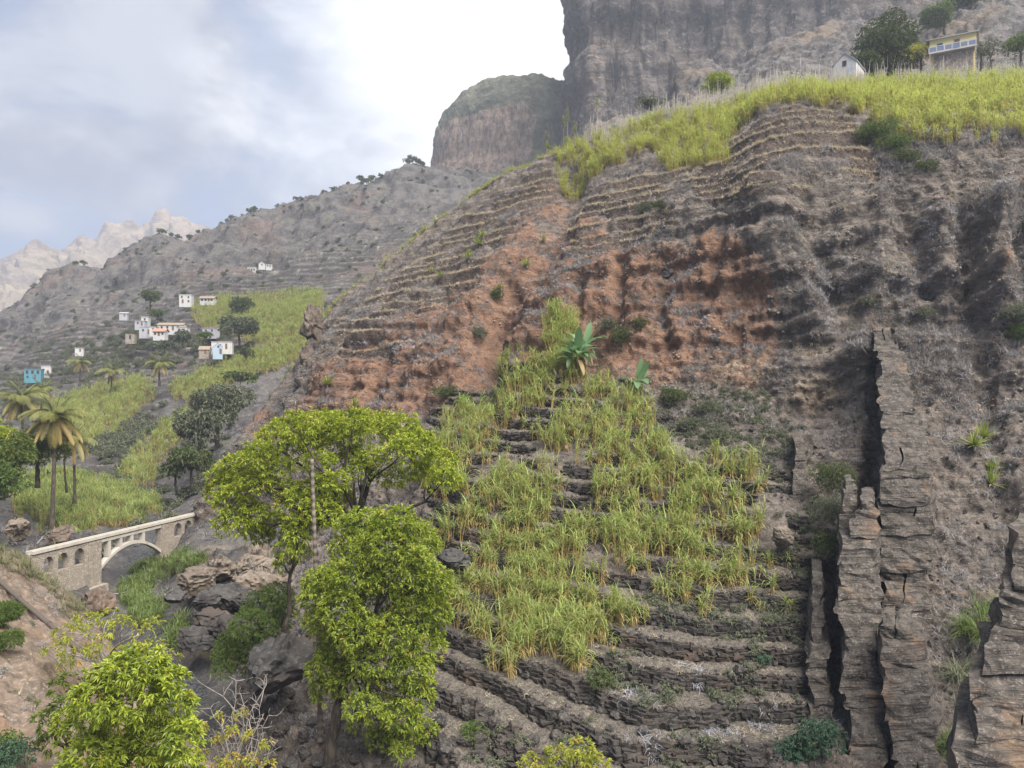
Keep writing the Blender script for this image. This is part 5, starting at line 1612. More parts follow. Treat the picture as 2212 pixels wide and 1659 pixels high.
w_b = (0.06 + sstep(0.0, .35, fbm(Vt, 18, 4, .55, 401))) * sstep(3.2, 3.8, bandV) * (1 - sstep(9.8, 10, bandV)) * (1 - f_mid) * (1 - f_near) * (1 - 0.85 * sstep(7.3, 8.3, bandV))
w_b *= 1 + 5 * (vfield([(170, 960), (330, 840), (420, 880), (420, 960), (330, 1050), (250, 1050), (190, 1020)], 20) + vfield([(60, 740), (200, 730), (420, 700), (470, 760), (350, 800), (100, 800)], 20))
pb_, _ = pick(Vt2, w_b, 4200); scatter('hillside_undergrowth', pb_, b_src, (0.5, 1.7))
vs_src = [scrub_mesh('valley_scrub_%d' % i, M_SCRUB, 30, 1.2, .10, (0, .8)) for i in range(3)]
pb_, _ = pick(Vt2, sstep(1.5, 3, bandV) * (1 - sstep(9.8, 10, bandV)) * (1 - stream) * (1 - f_mid) * (0.2 + sstep(-.1, .3, fbm(Vt, 12, 4, .5, 403))), 5200); scatter('valley_scrub_undergrowth', pb_, vs_src, (0.4, 1.3), tilt=.3)
# dry growth on the earth bank and the scree
pb_, _ = pick(Bt1, 0.15 + sstep(0.0, .3, fbm(Bt, 4, 3, .5, 411)), 1900); scatter('bank_scrub_undergrowth', pb_, scrub_src + straw_src[:1] + weed_src[:1], (0.25, 0.8), tilt=.3)
pb_, _ = pick(Bt1, np.ones(Bt.shape[:2]), 500); scatter('bank_rubble', pb_, peb, (0.3, 1.2), tilt=1)
pb_, _ = pick(Bt1, poly_mask(proj(Bt1)[0], proj(Bt1)[1], [(-40, 1150), (60, 1195), (140, 1280), (200, 1340), (160, 1340), (60, 1250), (-40, 1200)], 8), 260); scatter('bank_edge_grass', pb_, [tuft_mesh('bank_grass_%d' % i, M_BUSH, 30, .8, .05, 20, 85, 1.3, .3, (0, 1)) for i in range(3)], (0.5, 1.2))
shrub(-8, 1350, 1.2, 1.3, M_GREEN, 'feathery green bush on the earth bank at the left picture edge', sheet='B', leaf=.2, wid=.03, per=40)
shrub(2, 1400, 1.0, .9, M_GREEN, 'lower part green bush on the earth bank under the pipe', sheet='B', leaf=.2, wid=.03, per=40)
shrub(40, 1650, 1.2, 1.0, M_TEAL, 'dark blue green weeds at the bottom left corner', sheet='B', leaf=.14)
shrub(0, 1630, .9, .9, M_GREEN, 'green weeds in the bottom left corner', sheet='B', leaf=.14)
pb_, _ = pick(Tt1, (0.1 + sstep(0, .3, fbm(Tt, 14, 3, .5, 421))) * 1.0, 1800); scatter('scree_undergrowth', pb_, vs_src, (0.5, 1.5), tilt=.3)
# ---------------------------------------------------------------- rock fins (dykes) built of stacked slabs
def fin_material():
    m, t, b = mat_new('dyke_rock')
    pos = t.n('ShaderNodeNewGeometry').outputs['Position']
    nA = t.noise(pos, 0.35, 5, 0.6); nB = t.noise(pos, 2.2, 6, 0.68); nC = t.noise(pos, 9, 4, 0.7)
    st = t.noise(t.mapping(pos, (0.35, 0.35, 5.0)), 1.0, 5, 0.65, 0.6)
    c = t.mix(t.ramp(nB, 0.36, 0.64), (0.034, 0.029, 0.025), (0.096, 0.082, 0.069))
    c = t.mix(t.ramp(nC, 0.52, 0.7), c, (0.19, 0.167, 0.142))
    c = t.mix(t.ramp(nA, 0.55, 0.68, 0, .6), c, (0.18, 0.115, 0.07))
    c = t.mix(t.ramp(st, 0.36, 0.50, .8, 0), c, (0.045, 0.038, 0.032))
    t.L.new(c, b.inputs['Base Color'])
    h = t.math('ADD', t.math('MULTIPLY', st, 1.2), t.math('ADD', t.math('MULTIPLY', nB, .6), t.math('MULTIPLY', nC, .25)))
    set_bump(t, b, h, 1.0, 0.16)
    return m


M_FIN = fin_material()


def rough_block(name, x0, x1, y0, y1, z0, z1, origin, parent, seed, amp=0.10, nx=5, ny=3, nz=3, run=0.0, lean=0.0):
    """split-faced slab"""
    def axis(a, b, n):
        return np.linspace(a, b, n + 1)
    V_, Q = [], []
    xs, ys, zs = axis(x0, x1, nx), axis(y0, y1, ny), axis(z0, z1, nz)

    def face(f, na, nb_, flip):
        n0 = len(V_)
        for i in range(na + 1):
            for j in range(nb_ + 1):
                V_.append(f(i, j))
        for i in range(na):
            for j in range(nb_):
                a = n0 + i * (nb_ + 1) + j
                q = (a, a + 1, a + nb_ + 2, a + nb_ + 1)
                Q.append(q[::-1] if flip else q)
    face(lambda i, j: (xs[i], ys[0], zs[j]), nx, nz, True)
    face(lambda i, j: (xs[i], ys[-1], zs[j]), nx, nz, False)
    face(lambda i, j: (xs[0], ys[i], zs[j]), ny, nz, False)
    face(lambda i, j: (xs[-1], ys[i], zs[j]), ny, nz, True)
    face(lambda i, j: (xs[i], ys[j], zs[-1]), nx, ny, True)
    face(lambda i, j: (xs[i], ys[j], zs[0]), nx, ny, False)
    v = np.array(V_, float)
    c = np.array([(x0 + x1) / 2, (y0 + y1) / 2, (z0 + z1) / 2]); hs = np.array([(x1 - x0) / 2, (y1 - y0) / 2, (z1 - z0) / 2])
    u = (v - c) / hs
    e = (np.abs(u) > 0.98).sum(1)
    v -= np.where(e[:, None] >= 2, u * np.minimum(hs * 0.12, amp * 0.3), 0)
    v[:, 1] += (v[:, 2] - (z0 + z1) / 2) * lean
    v[:, 0] += (v[:, 1] - y0) * run                     # the wall runs off along its strike
    w0 = v.copy()
    for k in range(3):
        g = 0.6 if k == 2 else 1.0
        v[:, k] += g * amp * 3.2 * perlin(w0[:, 0] * .55, w0[:, 1] * .55, w0[:, 2] * .7, 7 + k * 7)
        v[:, k] += g * amp * 1.6 * perlin(w0[:, 0] * 1.5, w0[:, 1] * 1.5, w0[:, 2] * 2.6, 11 + k * 7)
        v[:, k] += g * amp * 0.7 * perlin(w0[:, 0] * 3.7, w0[:, 1] * 3.7, w0[:, 2] * 6, seed % 50 + k * 7 + 3)
    return mesh_np(name, v - origin, Q, mat=M_FIN, smooth=False, parent=parent)


def fin(label, rows, depth=9.0, step=(0.22, 1.5), split=1, name='rock_dyke', amp=0.13, jut=0.15, strike=1.0, edge=.05):
    rows = [np.array([*P(r[1], r[0], r[3])[[0]], P(r[2], r[0], r[3])[0], r[3], P(0, r[0], r[3])[2]]) for r in rows]
    rows = np.array(rows)[np.argsort([r[3] for r in rows])]
    z0, z1 = rows[0][3], rows[-1][3]
    org = np.array([(rows[0][0] + rows[0][1]) / 2, rows[0][2], z0])
    e = empty(name, org, label, 'rock', 'rock fins')
    z = z0; k = 0
    while z < z1 - 0.1:
        h = min(step[0] + (step[1] - step[0]) * random.random() ** 1.8, z1 - z)
        zm = z + h * .5
        xl, xr, y = (np.interp(zm, rows[:, 3], rows[:, i]) for i in range(3))
        lean = .85 * (np.interp(zm + .6, rows[:, 3], rows[:, 2]) - np.interp(zm - .6, rows[:, 3], rows[:, 2])) / 1.2
        xl += random.gauss(0, edge); xr += random.gauss(0, .05)
        cuts = [xl]
        nsp = split if random.random() < .75 else max(1, split - 1)
        if split == 1 and random.random() < .15 and xr - xl > 1.2:
            nsp = 2
        for i in range(1, nsp):
            cuts.append(xl + (xr - xl) * (i / nsp + random.uniform(-.12, .12)))
        cuts.append(xr)
        for a, b_ in zip(cuts[:-1], cuts[1:]):
            yy = y + random.uniform(-jut, jut)
            wd = b_ - a
            rough_block('slab', a - .01, b_ + .01, yy, y + depth * random.uniform(.9, 1.05), z - .06, z + h + .05, org, e, k * 13 + 5, amp, nx=max(3, min(9, int(wd / .4))), ny=4, nz=max(3, min(8, int(h / .25))), run=strike * (a + b_) / 2 / y, lean=lean)
            k += 1
        z += h
    return e


fin('tall grey brown rock fin, higher of the two side by side, running up the slope', [(1500, 1895, 2005, 43), (1380, 1897, 2002, 44.0), (1250, 1903, 2005, 45), (1150, 1900, 2020, 45.8), (1050, 1905, 2015, 46.8), (1000, 1905, 2008, 47.5), (940, 1903, 2000, 49.8), (900, 1900, 1985, 51.5), (860, 1898, 1975, 53), (800, 1896, 1962, 55.2), (760, 1892, 1945, 57), (725, 1885, 1930, 58.6), (708, 1880, 1915, 59.4)], 12)
fin('lower rock fin with a jagged tip, left of the dark cleft', [(1720, 1842, 1915, 34.5), (1600, 1835, 1912, 36.2), (1500, 1825, 1905, 37.5), (1400, 1815, 1900, 38.8), (1300, 1808, 1898, 40), (1230, 1815, 1898, 40.8), (1180, 1818, 1896, 41.5), (1140, 1836, 1893, 42), (1110, 1852, 1890, 42.4), (1082, 1864, 1886, 42.8)], 7)
fin('thin pointed rock blade leaning on the left fin', [(1260, 1808, 1845, 43.0), (1200, 1810, 1850, 43.3), (1150, 1812, 1858, 43.6), (1100, 1815, 1850, 44), (1060, 1820, 1842, 44.3), (1040, 1824, 1836, 44.5)], 2.6, amp=.08)
fin('broad fallen rock slab standing in the cleft below the tall fin', [(1690, 1935, 2015, 34.5), (1600, 1918, 2024, 35.3), (1500, 1906, 2012, 36.2), (1430, 1902, 2002, 37), (1390, 1902, 1988, 37.4), (1360, 1908, 1960, 37.7)], 4.0, step=(.6, 1.2))
fin('pale broken rock fin cut by the right picture edge, nearest to us', [(1800, 2050, 2420, 21.6), (1659, 2072, 2420, 22.6), (1560, 2082, 2420, 23.3), (1480, 2108, 2420, 24), (1400, 2128, 2420, 24.6), (1340, 2145, 2420, 25), (1290, 2160, 2420, 25.4), (1240, 2182, 2420, 25.8), (1200, 2198, 2420, 26.2), (1165, 2215, 2420, 26.5)], 6.0, step=(.18, .9), split=2, jut=.20, amp=.13, edge=.16)
fin('dark rock wall left of the black cleft beside the lower fin', [(1640, 1742, 1790, 37.0), (1500, 1748, 1790, 38.8), (1400, 1748, 1784, 40), (1300, 1752, 1778, 41.6), (1240, 1756, 1772, 42.6)], 5.0)
fin('narrow stone outcrop between the terraces and the dark bush', [(1190, 1716, 1738, 49.6), (1100, 1714, 1738, 51), (1000, 1714, 1740, 53.0), (940, 1716, 1736, 54.4)], 5, amp=.08)


# ---------------------------------------------------------------- boulders
def boulder(u, v, wpx, hpx, d, label, mat, seed, group=None, sheet='A', sink=0.25, name='boulder'):
    p = P(u, v, d)
    o = stone_mesh(name, mat, 1.0, seed, 4 if wpx > 40 else 3, 1.0, 0.34, link=True)
    o.location = p
    o.scale = (wpx / F * d * .5, wpx / F * d * .5, hpx / F * d * .5)
    o.rotation_euler = (random.gauss(0, .1), random.gauss(0, .1), random.uniform(0, 6))
    return tag(o, label, 'boulder', group)


rock_brown = rock_material('brown_boulder', (0.060, 0.047, 0.038), (0.120, 0.090, 0.070), (0.18, 0.145, 0.118), (0.13, 0.085, 0.058), 1.2, 0.2, 0.1)
rock_grey = rock_material('grey_boulder', (0.028, 0.026, 0.025), (0.066, 0.062, 0.058), (0.125, 0.118, 0.11), (0.078, 0.06, 0.048), 1.2, 0.25, 0.12)
rock_tan = rock_material('tan_boulder', (0.08, 0.064, 0.050), (0.165, 0.132, 0.102), (0.24, 0.20, 0.16), (0.15, 0.11, 0.078), 1.0, 0.1, 0.1)
boulder(212, 1304, 92, 66, 62, 'big rounded brown boulder below the bridge pier', rock_brown, 3)
boulder(170, 1318, 46, 40, 63, 'grey rock wedged against the brown boulder', rock_grey, 5)
boulder(600, 1435, 176, 116, 43, 'huge dark grey boulder under the feathery tree', rock_grey, 8)
boulder(676, 698, 52, 78, 106, 'dark horn shaped rock on the left skyline of the spur', rock_brown, 11)
boulder(664, 712, 30, 46, 105, 'smaller rock beside the horn shaped one', rock_brown, 12)
boulder(662, 768, 40, 46, 103, 'rounded brown rock on the skyline below the horn', rock_brown, 13)
boulder(40, 1140, 54, 52, 74, 'pale boulder at the top of the earth bank left of the bridge', rock_tan, 14)
boulder(1690, 1160, 44, 40, 47, 'pale broken rock on the terraces left of the dark bush column', rock_tan, 15)
boulder(975, 1205, 70, 50, 50.0, 'smooth grey slab at the left edge of the cane field', rock_grey, 16)
boulder(130, 1155, 60, 34, 84, 'rock ledge under the tallest palm', rock_brown, 17)
boulder(175, 1165, 60, 30, 83, 'flat rock right of the palm ledge', rock_grey, 18)
boulder(1440, 590, 30, 26, 74, 'dark rock lodged on the brow above the rust bluff', rock_grey, 19)
GG = sorted([(430, 1250), (480, 1230), (540, 1220), (560, 1260), (500, 1290), (590, 1230), (460, 1340), (420, 1380), (500, 1360), (540, 1300), (610, 1270), (440, 1300), (380, 1290)])
for (u, v, w_, h_, d) in [(430, 1250, 90, 60, 68), (480, 1230, 80, 54, 70), (540, 1220, 80, 50, 72), (560, 1260, 90, 60, 67), (500, 1290, 100, 60, 64), (590, 1230, 70, 50, 72), (460, 1340, 90, 50, 58), (420, 1380, 80, 44, 55), (500, 1360, 80, 50, 56), (540, 1300, 80, 50, 62), (610, 1270, 70, 50, 68), (440, 1300, 60, 44, 62), (380, 1290, 50, 30, 66)]:
    gi = GG.index((u, v))
    boulder(u, v, w_, h_, d, 'jointed rock on the bank of the stream gorge, number %s from the left' % ORDN[gi], rock_tan if v < 1290 and u > 400 else rock_grey, int(u + v), 'outcrop rocks along the stream gorge')
BOUL = [(985, 1515, 26), (1005, 1535, 34), (950, 1560, 40), (1060, 1560, 30), (1110, 1570, 36), (1220, 1552, 34), (1240, 1500, 26), (1330, 1545, 26), (1492, 1545, 30), (1600, 1450, 34), (1620, 1440, 28), (1420, 1490, 22), (1150, 1600, 40), (1090, 1605, 44), (1010, 1600, 40), (960, 1620, 36), (690, 1640, 36), (640, 1530, 40), (610, 1580, 44), (660, 1590, 30), (590, 1640, 40), (740, 1650, 36), (560, 1600, 36), (630, 1650, 40), (520, 1640, 40), (930, 1470, 30), (945, 1510, 34), (1390, 1580, 30), (1480, 1600, 36), (1560, 1560, 30), (1300, 1600, 30), (1200, 1590, 30), (770, 1640, 26), (620, 1500, 44), (570, 1540, 50), (680, 1560, 34), (540, 1560, 44), (600, 1610, 30), (660, 1630, 30)]
BS = sorted(BOUL)
for i, (u, v, w_) in enumerate(BOUL):
    p = on(u, v)
    boulder(u, v, w_, w_ * .75, p[1], 'dark weathered boulder on the stony ground below the terraces, number %s from the left' % ORDN[BS.index((u, v, w_))], rock_dark, 200 + i, 'dark boulders at the foot of the terraces')

# ---------------------------------------------------------------- dry stone walls of the lower terraces
ws_co = []
for i in range(14):
    c8 = np.array([(x, y, z) for z in (-1, 1) for y in (-1, 1) for x in (-1, 1)], float)
    ws_co.append(c8 * (1 + 0 * c8) + rng.uniform(-.30, .30, (8, 3)))
rock_wall = rock_material('terrace_stone', (0.018, 0.016, 0.014), (0.050, 0.043, 0.037), (0.105, 0.094, 0.083), (0.065, 0.048, 0.036), 0.3, 0, 0.04)
ws_q = np.array([(0, 2, 3, 1), (4, 5, 7, 6), (0, 1, 5, 4), (2, 6, 7, 3), (0, 4, 6, 2), (1, 3, 7, 5)])
step_lab = kL.astype(int)
okm = (m_low > 0.55) & (VA < 1680)
rise = (fL >= 0.74) & okm
ks = sorted(set(step_lab[rise].ravel().tolist()))
ORD = ['lowest', 'second', 'third', 'fourth', 'fifth', 'sixth', 'seventh', 'eighth', 'ninth', 'tenth', 'eleventh', 'twelfth', 'thirteenth', 'fourteenth', 'fifteenth', 'sixteenth', 'seventeenth', 'eighteenth', 'nineteenth', 'twentieth', 'twenty first', 'twenty second', 'twenty third', 'twenty fourth', 'twenty fifth']
levels = []
for k in ks:
    lowp = {}
    msk = rise & (step_lab == k)
    cols = np.where(msk.any(0))[0]
    if len(cols) < 12:
        continue
    runs = np.split(cols, np.where(np.diff(cols) > 4)[0] + 1)
    runs = [r for r in runs if len(r) >= 12]
    if not runs:
        continue
    levels.append((k, runs, msk))
PLACE = {1: [''], 2: ['left stretch of the ', 'right stretch of the '], 3: ['left stretch of the ', 'middle stretch of the ', 'right stretch of the ']}
for li, (k, runs, msk) in enumerate(levels):
    runs = sorted(runs, key=len, reverse=True)[:3]
    runs.sort(key=lambda r: r[0])
    for ri, r in enumerate(runs):
        base = np.array([A2[np.where(msk[:, c])[0][0], c] for c in r]); topp = np.array([A2[np.where(msk[:, c])[0][-1], c] for c in r])
        org = base[len(base) // 2].copy()
        seg_ = np.concatenate([[0], np.cumsum(np.linalg.norm(np.diff(base, axis=0), axis=1))])
        L_ = seg_[-1]
        vs, fs = [], []
        nv_ = 0
        tang = np.gradient(base, axis=0)
        for c_ in range(4):
            x = random.uniform(0, .3)
            while x < L_:
                w_ = random.choice((.22, .28, .34, .42, .55, .7)) * random.uniform(.85, 1.15)
                t = (c_ + .45) / 4.0
                pb = np.array([np.interp(x, seg_, base[:, i]) for i in range(3)]); pt = np.array([np.interp(x, seg_, topp[:, i]) for i in range(3)])
                tg = np.array([np.interp(x, seg_, tang[:, i]) for i in range(2)])
                hgt = max(.3, pt[2] - pb[2])
                p = pb + (pt - pb) * t + np.array([0, .02 + random.gauss(0, .035), random.gauss(0, .02)])
                if random.random() > (0.14 if c_ == 3 else 0.03):
                    a = math.atan2(tg[1], tg[0]) + random.gauss(0, .10); ca, sa = math.cos(a), math.sin(a)
                    q = (ws_co[random.randrange(14)] * np.array([w_ * .52, .20, hgt * .13 * random.uniform(.8, 1.25)])) @ np.array([[ca, -sa, 0], [sa, ca, 0], [0, 0, 1]]).T
                    vs.append(q + p - org); fs.append(ws_q + nv_); nv_ += 8
                x += w_
        e = empty('terrace_wall', org, 'dark dry stone terrace wall in the lower cane field, %s%s from the bottom' % (PLACE[len(runs)][ri], ORD[min(li, 24)] + (' level' if PLACE[len(runs)][ri] else '')), 'stone wall', 'terrace walls of the lower field')
        st_ = mesh_np('stones', np.concatenate(vs), np.concatenate(fs), None, mat=rock_wall, smooth=False, parent=e)
        st_['kind'] = 'stuff'

# ---------------------------------------------------------------- aqueduct bridge
def masonry_material(name, a, b_, joint, sc=3.4):
    m, t, b = mat_new(name)
    pos = t.n('ShaderNodeTexCoord').outputs['Object']
    v = t.voro(pos, sc)
    ve = t.voro(pos, sc, 'DISTANCE_TO_EDGE')
    n = t.noise(pos, 1.2, 5, .6)
    sepc = t.n('ShaderNodeSeparateColor'); t.L.new(v.outputs['Color'], sepc.inputs[0])
    c = t.mix(sepc.outputs[0], a, b_)
    c = t.mix(t.ramp(n, .5, .7, 0, .5), c, tuple(x * .55 for x in a))
    c = t.mix(t.ramp(ve.outputs['Distance'], .02, .07, 1, 0), c, joint)
    t.L.new(c, b.inputs['Base Color'])
    set_bump(t, b, t.ramp(ve.outputs['Distance'], 0, .12), .8, .06)
    return m


def plaster(name, col, dirt=0.35, sc=1.0):
    m, t, b = mat_new(name)
    pos = t.n('ShaderNodeTexCoord').outputs['Object']
    n = t.noise(t.mapping(pos, (1, 1, .35)), 1.5 * sc, 6, .62); n2_ = t.noise(pos, 6 * sc, 4, .6)
    c = t.mix(t.ramp(n, .48, .72, 0, dirt), col, tuple(x * .55 for x in col))
    c = t.mix(t.ramp(n2_, .55, .75, 0, dirt * .5), c, tuple(x * .75 for x in col))
    t.L.new(c, b.inputs['Base Color'])
    set_bump(t, b, n2_, .4, .02)
    return m


M_MAS = masonry_material('bridge_masonry', (0.26, 0.22, 0.175), (0.37, 0.32, 0.26), (0.20, 0.17, 0.138), 4.6)
M_CONC = plaster('bridge_concrete', (0.40, 0.365, 0.31), .5)
BL, BR_ = P(80, 1190, 72), P(440, 1105, 98)
bdir = BR_ - BL; blen = np.linalg.norm(bdir[:2])
bang = math.atan2(bdir[1], bdir[0])


def bridge_s(U):
    k = (U - U0) / F
    # (BL.x + t dx) = k (BL.y + t dy)
    t = (k * BL[1] - BL[0]) / (bdir[0] - k * bdir[1])
    return t * blen


slope = bdir[2] / blen
br = empty('aqueduct_bridge', BL, 'pale stone aqueduct bridge with one wide arch and small side arches over the gorge', 'bridge', rz=bang)
WB = 0.62


def box_v(x0, x1, y0, y1, z0, z1):
    v = [(x, y, z + slope * x) for z in (z0, z1) for y in (y0, y1) for x in (x0, x1)]
    q = [(0, 2, 3, 1), (4, 5, 7, 6), (0, 1, 5, 4), (2, 6, 7, 3), (0, 4, 6, 2), (1, 3, 7, 5)]
    return v, q


def boxes(name, lst, mat, parent):
    V_, Q = [], []
    for bx in lst:
        v, q = box_v(*bx)
        n0 = len(V_); V_ += v; Q += [tuple(i + n0 for i in f) for f in q]
    return mesh_np(name, V_, Q, mat=mat, smooth=False, parent=parent)


hw = WB / 2
boxes('coping', [(-0.9, blen + 1.2, -hw - .10, -hw + .16, -.20, .10), (-0.9, blen + 1.2, hw - .16, hw + .10, -.20, .10)], M_CONC, br)
boxes('channel_floor', [(-0.9, blen + 1.2, -hw + .16, hw - .16, -.34, -.16)], M_CONC, br)
sp1a, sp1b = bridge_s(184), bridge_s(211)
sp2a, sp2b = bridge_s(343), bridge_s(364)


def arch_wall(name, s0, s1, hb0, hb1, ops):
    """wall strip with round headed openings: (centre, width, sill, spring)"""
    lst = []
    n = int((s1 - s0) / .11)
    for i in range(n):
        a = s0 + (s1 - s0) * i / n; b_ = s0 + (s1 - s0) * (i + 1) / n
        m_ = (a + b_) / 2
        hb = hb0 + (hb1 - hb0) * (m_ - s0) / (s1 - s0)
        op = [o for o in ops if abs(m_ - o[0]) < o[1] / 2]
        if op:
            c, wd, sill, spring = op[0]
            head = spring + math.sqrt(max(0, (wd / 2) ** 2 - (m_ - c) ** 2))
            lst.append((a, b_, -hw, hw, head, -.34))
            if sill > hb:
                lst.append((a, b_, -hw, hw, hb, sill))
        else:
            lst.append((a, b_, -hw, hw, hb, -.34))
    return boxes(name, lst, M_MAS, br)


wL = [(bridge_s(u), bridge_s(u + 11) - bridge_s(u - 11), -2.35, -1.35) for u in (99, 131, 166)]
arch_wall('side_wall', -0.9, sp1a, -5.2, -4.6, wL)
wR = [(bridge_s(u), bridge_s(u + 8) - bridge_s(u - 8), -2.2, -1.3) for u in (379.5, 401.5, 422.5)]
arch_wall('side_wall', sp2b, blen + 1.2, -5.5, -3.4, wR)
boxes('pier', [(sp1a, sp1b, -hw - .14, hw + .14, -6.4, -.34)], M_MAS, br)
boxes('pier', [(sp2a, sp2b, -hw - .14, hw + .14, -7.0, -.34)], M_MAS, br)
boxes('pier_base', [(sp1a - .3, sp1b + .5, -hw - .6, hw + .6, -7.2, -4.9)], M_MAS, br)
n_ar = 28
sa, sb = sp1b, sp2a
ar = []
def intr(x):
    t = (x - sa) / (sb - sa)
    return -3.55 + 1.9 * (1 - (2 * t - 1) ** 2)
V_, Q = [], []
for i in range(n_ar + 1):
    x = sa + (sb - sa) * i / n_ar
    for (y, z) in ((-hw, intr(x)), (hw, intr(x)), (hw, intr(x) + .32), (-hw, intr(x) + .32)):
        V_.append((x, y, z + slope * x))
for i in range(n_ar):
    for k in range(4):
        a = 4 * i + k; b2 = 4 * i + (k + 1) % 4
        Q.append((a, b2, b2 + 4, a + 4))
mesh_np('arch', V_, Q, mat=M_CONC, smooth=False, parent=br)
boxes('deck_beam', [(sa, sb, -hw, hw, -.62, -.34)], M_CONC, br)
for u in (232, 257, 281, 306):
    x = bridge_s(u)
    boxes('post', [(x - .20, x + .20, -hw + .03, hw - .03, intr(x) + .28, -.62)], M_CONC, br)

# ---------------------------------------------------------------- black water pipe over the bank
M_PIPE = plaster('pipe_rubber', (0.075, 0.062, 0.052), .5)
pp0 = [on(u, v, 'B') + np.array([0, -.9, .55]) for (u, v) in [(-60, 1200), (10, 1256), (60, 1300), (110, 1344), (160, 1388), (208, 1425)]]
pe = empty('water_pipe', pp0[0], 'dark pipe running straight down the earth bank', 'pipe')
b = Buf(); ptsp = np.array(pp0); ts = np.linspace(0, 1, 6); fine = np.linspace(0, 1, 30)
lin = ptsp[0] + (ptsp[-1] - ptsp[0]) * ts[:, None]
ptsp = 0.25 * ptsp + 0.75 * lin
ptsp = np.stack([np.interp(fine, ts, ptsp[:, i]) for i in range(3)], -1)
b.tube(ptsp - pp0[0], np.full(30, .14), 10)
b.build('pipe_run', M_PIPE, pe)
bj = Buf()
for k in (6, 13, 20, 27):
    bj = Buf(); dv = ptsp[k + 1] - ptsp[k]
    bj.tube([ptsp[k] - pp0[0], ptsp[k] + dv * .35 - pp0[0]], [.18, .18], 10); bj.build('pipe_collar', M_PIPE, pe)

# ---------------------------------------------------------------- houses
M_WHITE = plaster('white_plaster', (0.46, 0.45, 0.43), .5, .6)
M_LBLUE = plaster('light_blue_plaster', (0.30, 0.38, 0.45), .3, .6)
M_TURQ = plaster('turquoise_plaster', (0.085, 0.225, 0.28), .4, .6)
M_GREYW = plaster('grey_block', (0.34, 0.34, 0.36), .4, .6)
M_YELW = plaster('yellow_plaster', (0.66, 0.55, 0.27), .15, .6)
M_STONEW = masonry_material('stone_house', (0.25, 0.21, 0.17), (0.40, 0.35, 0.29), (0.16, 0.13, 0.11), 2.5)
M_THATCH = plaster('brown_roof', (0.24, 0.185, 0.14), .5, .8)
M_TILE = plaster('terracotta_roof', (0.33, 0.18, 0.125), .4, 1.5)
M_ROOFG = plaster('grey_roof', (0.30, 0.30, 0.31), .4, .8)
M_DARKP = plaster('dark_pane', (0.035, 0.04, 0.05), .1)
M_WOOD = plaster('brown_wood', (0.16, 0.09, 0.05), .3)
M_BLUEP = plaster('blue_paint', (0.16, 0.20, 0.30), .2)


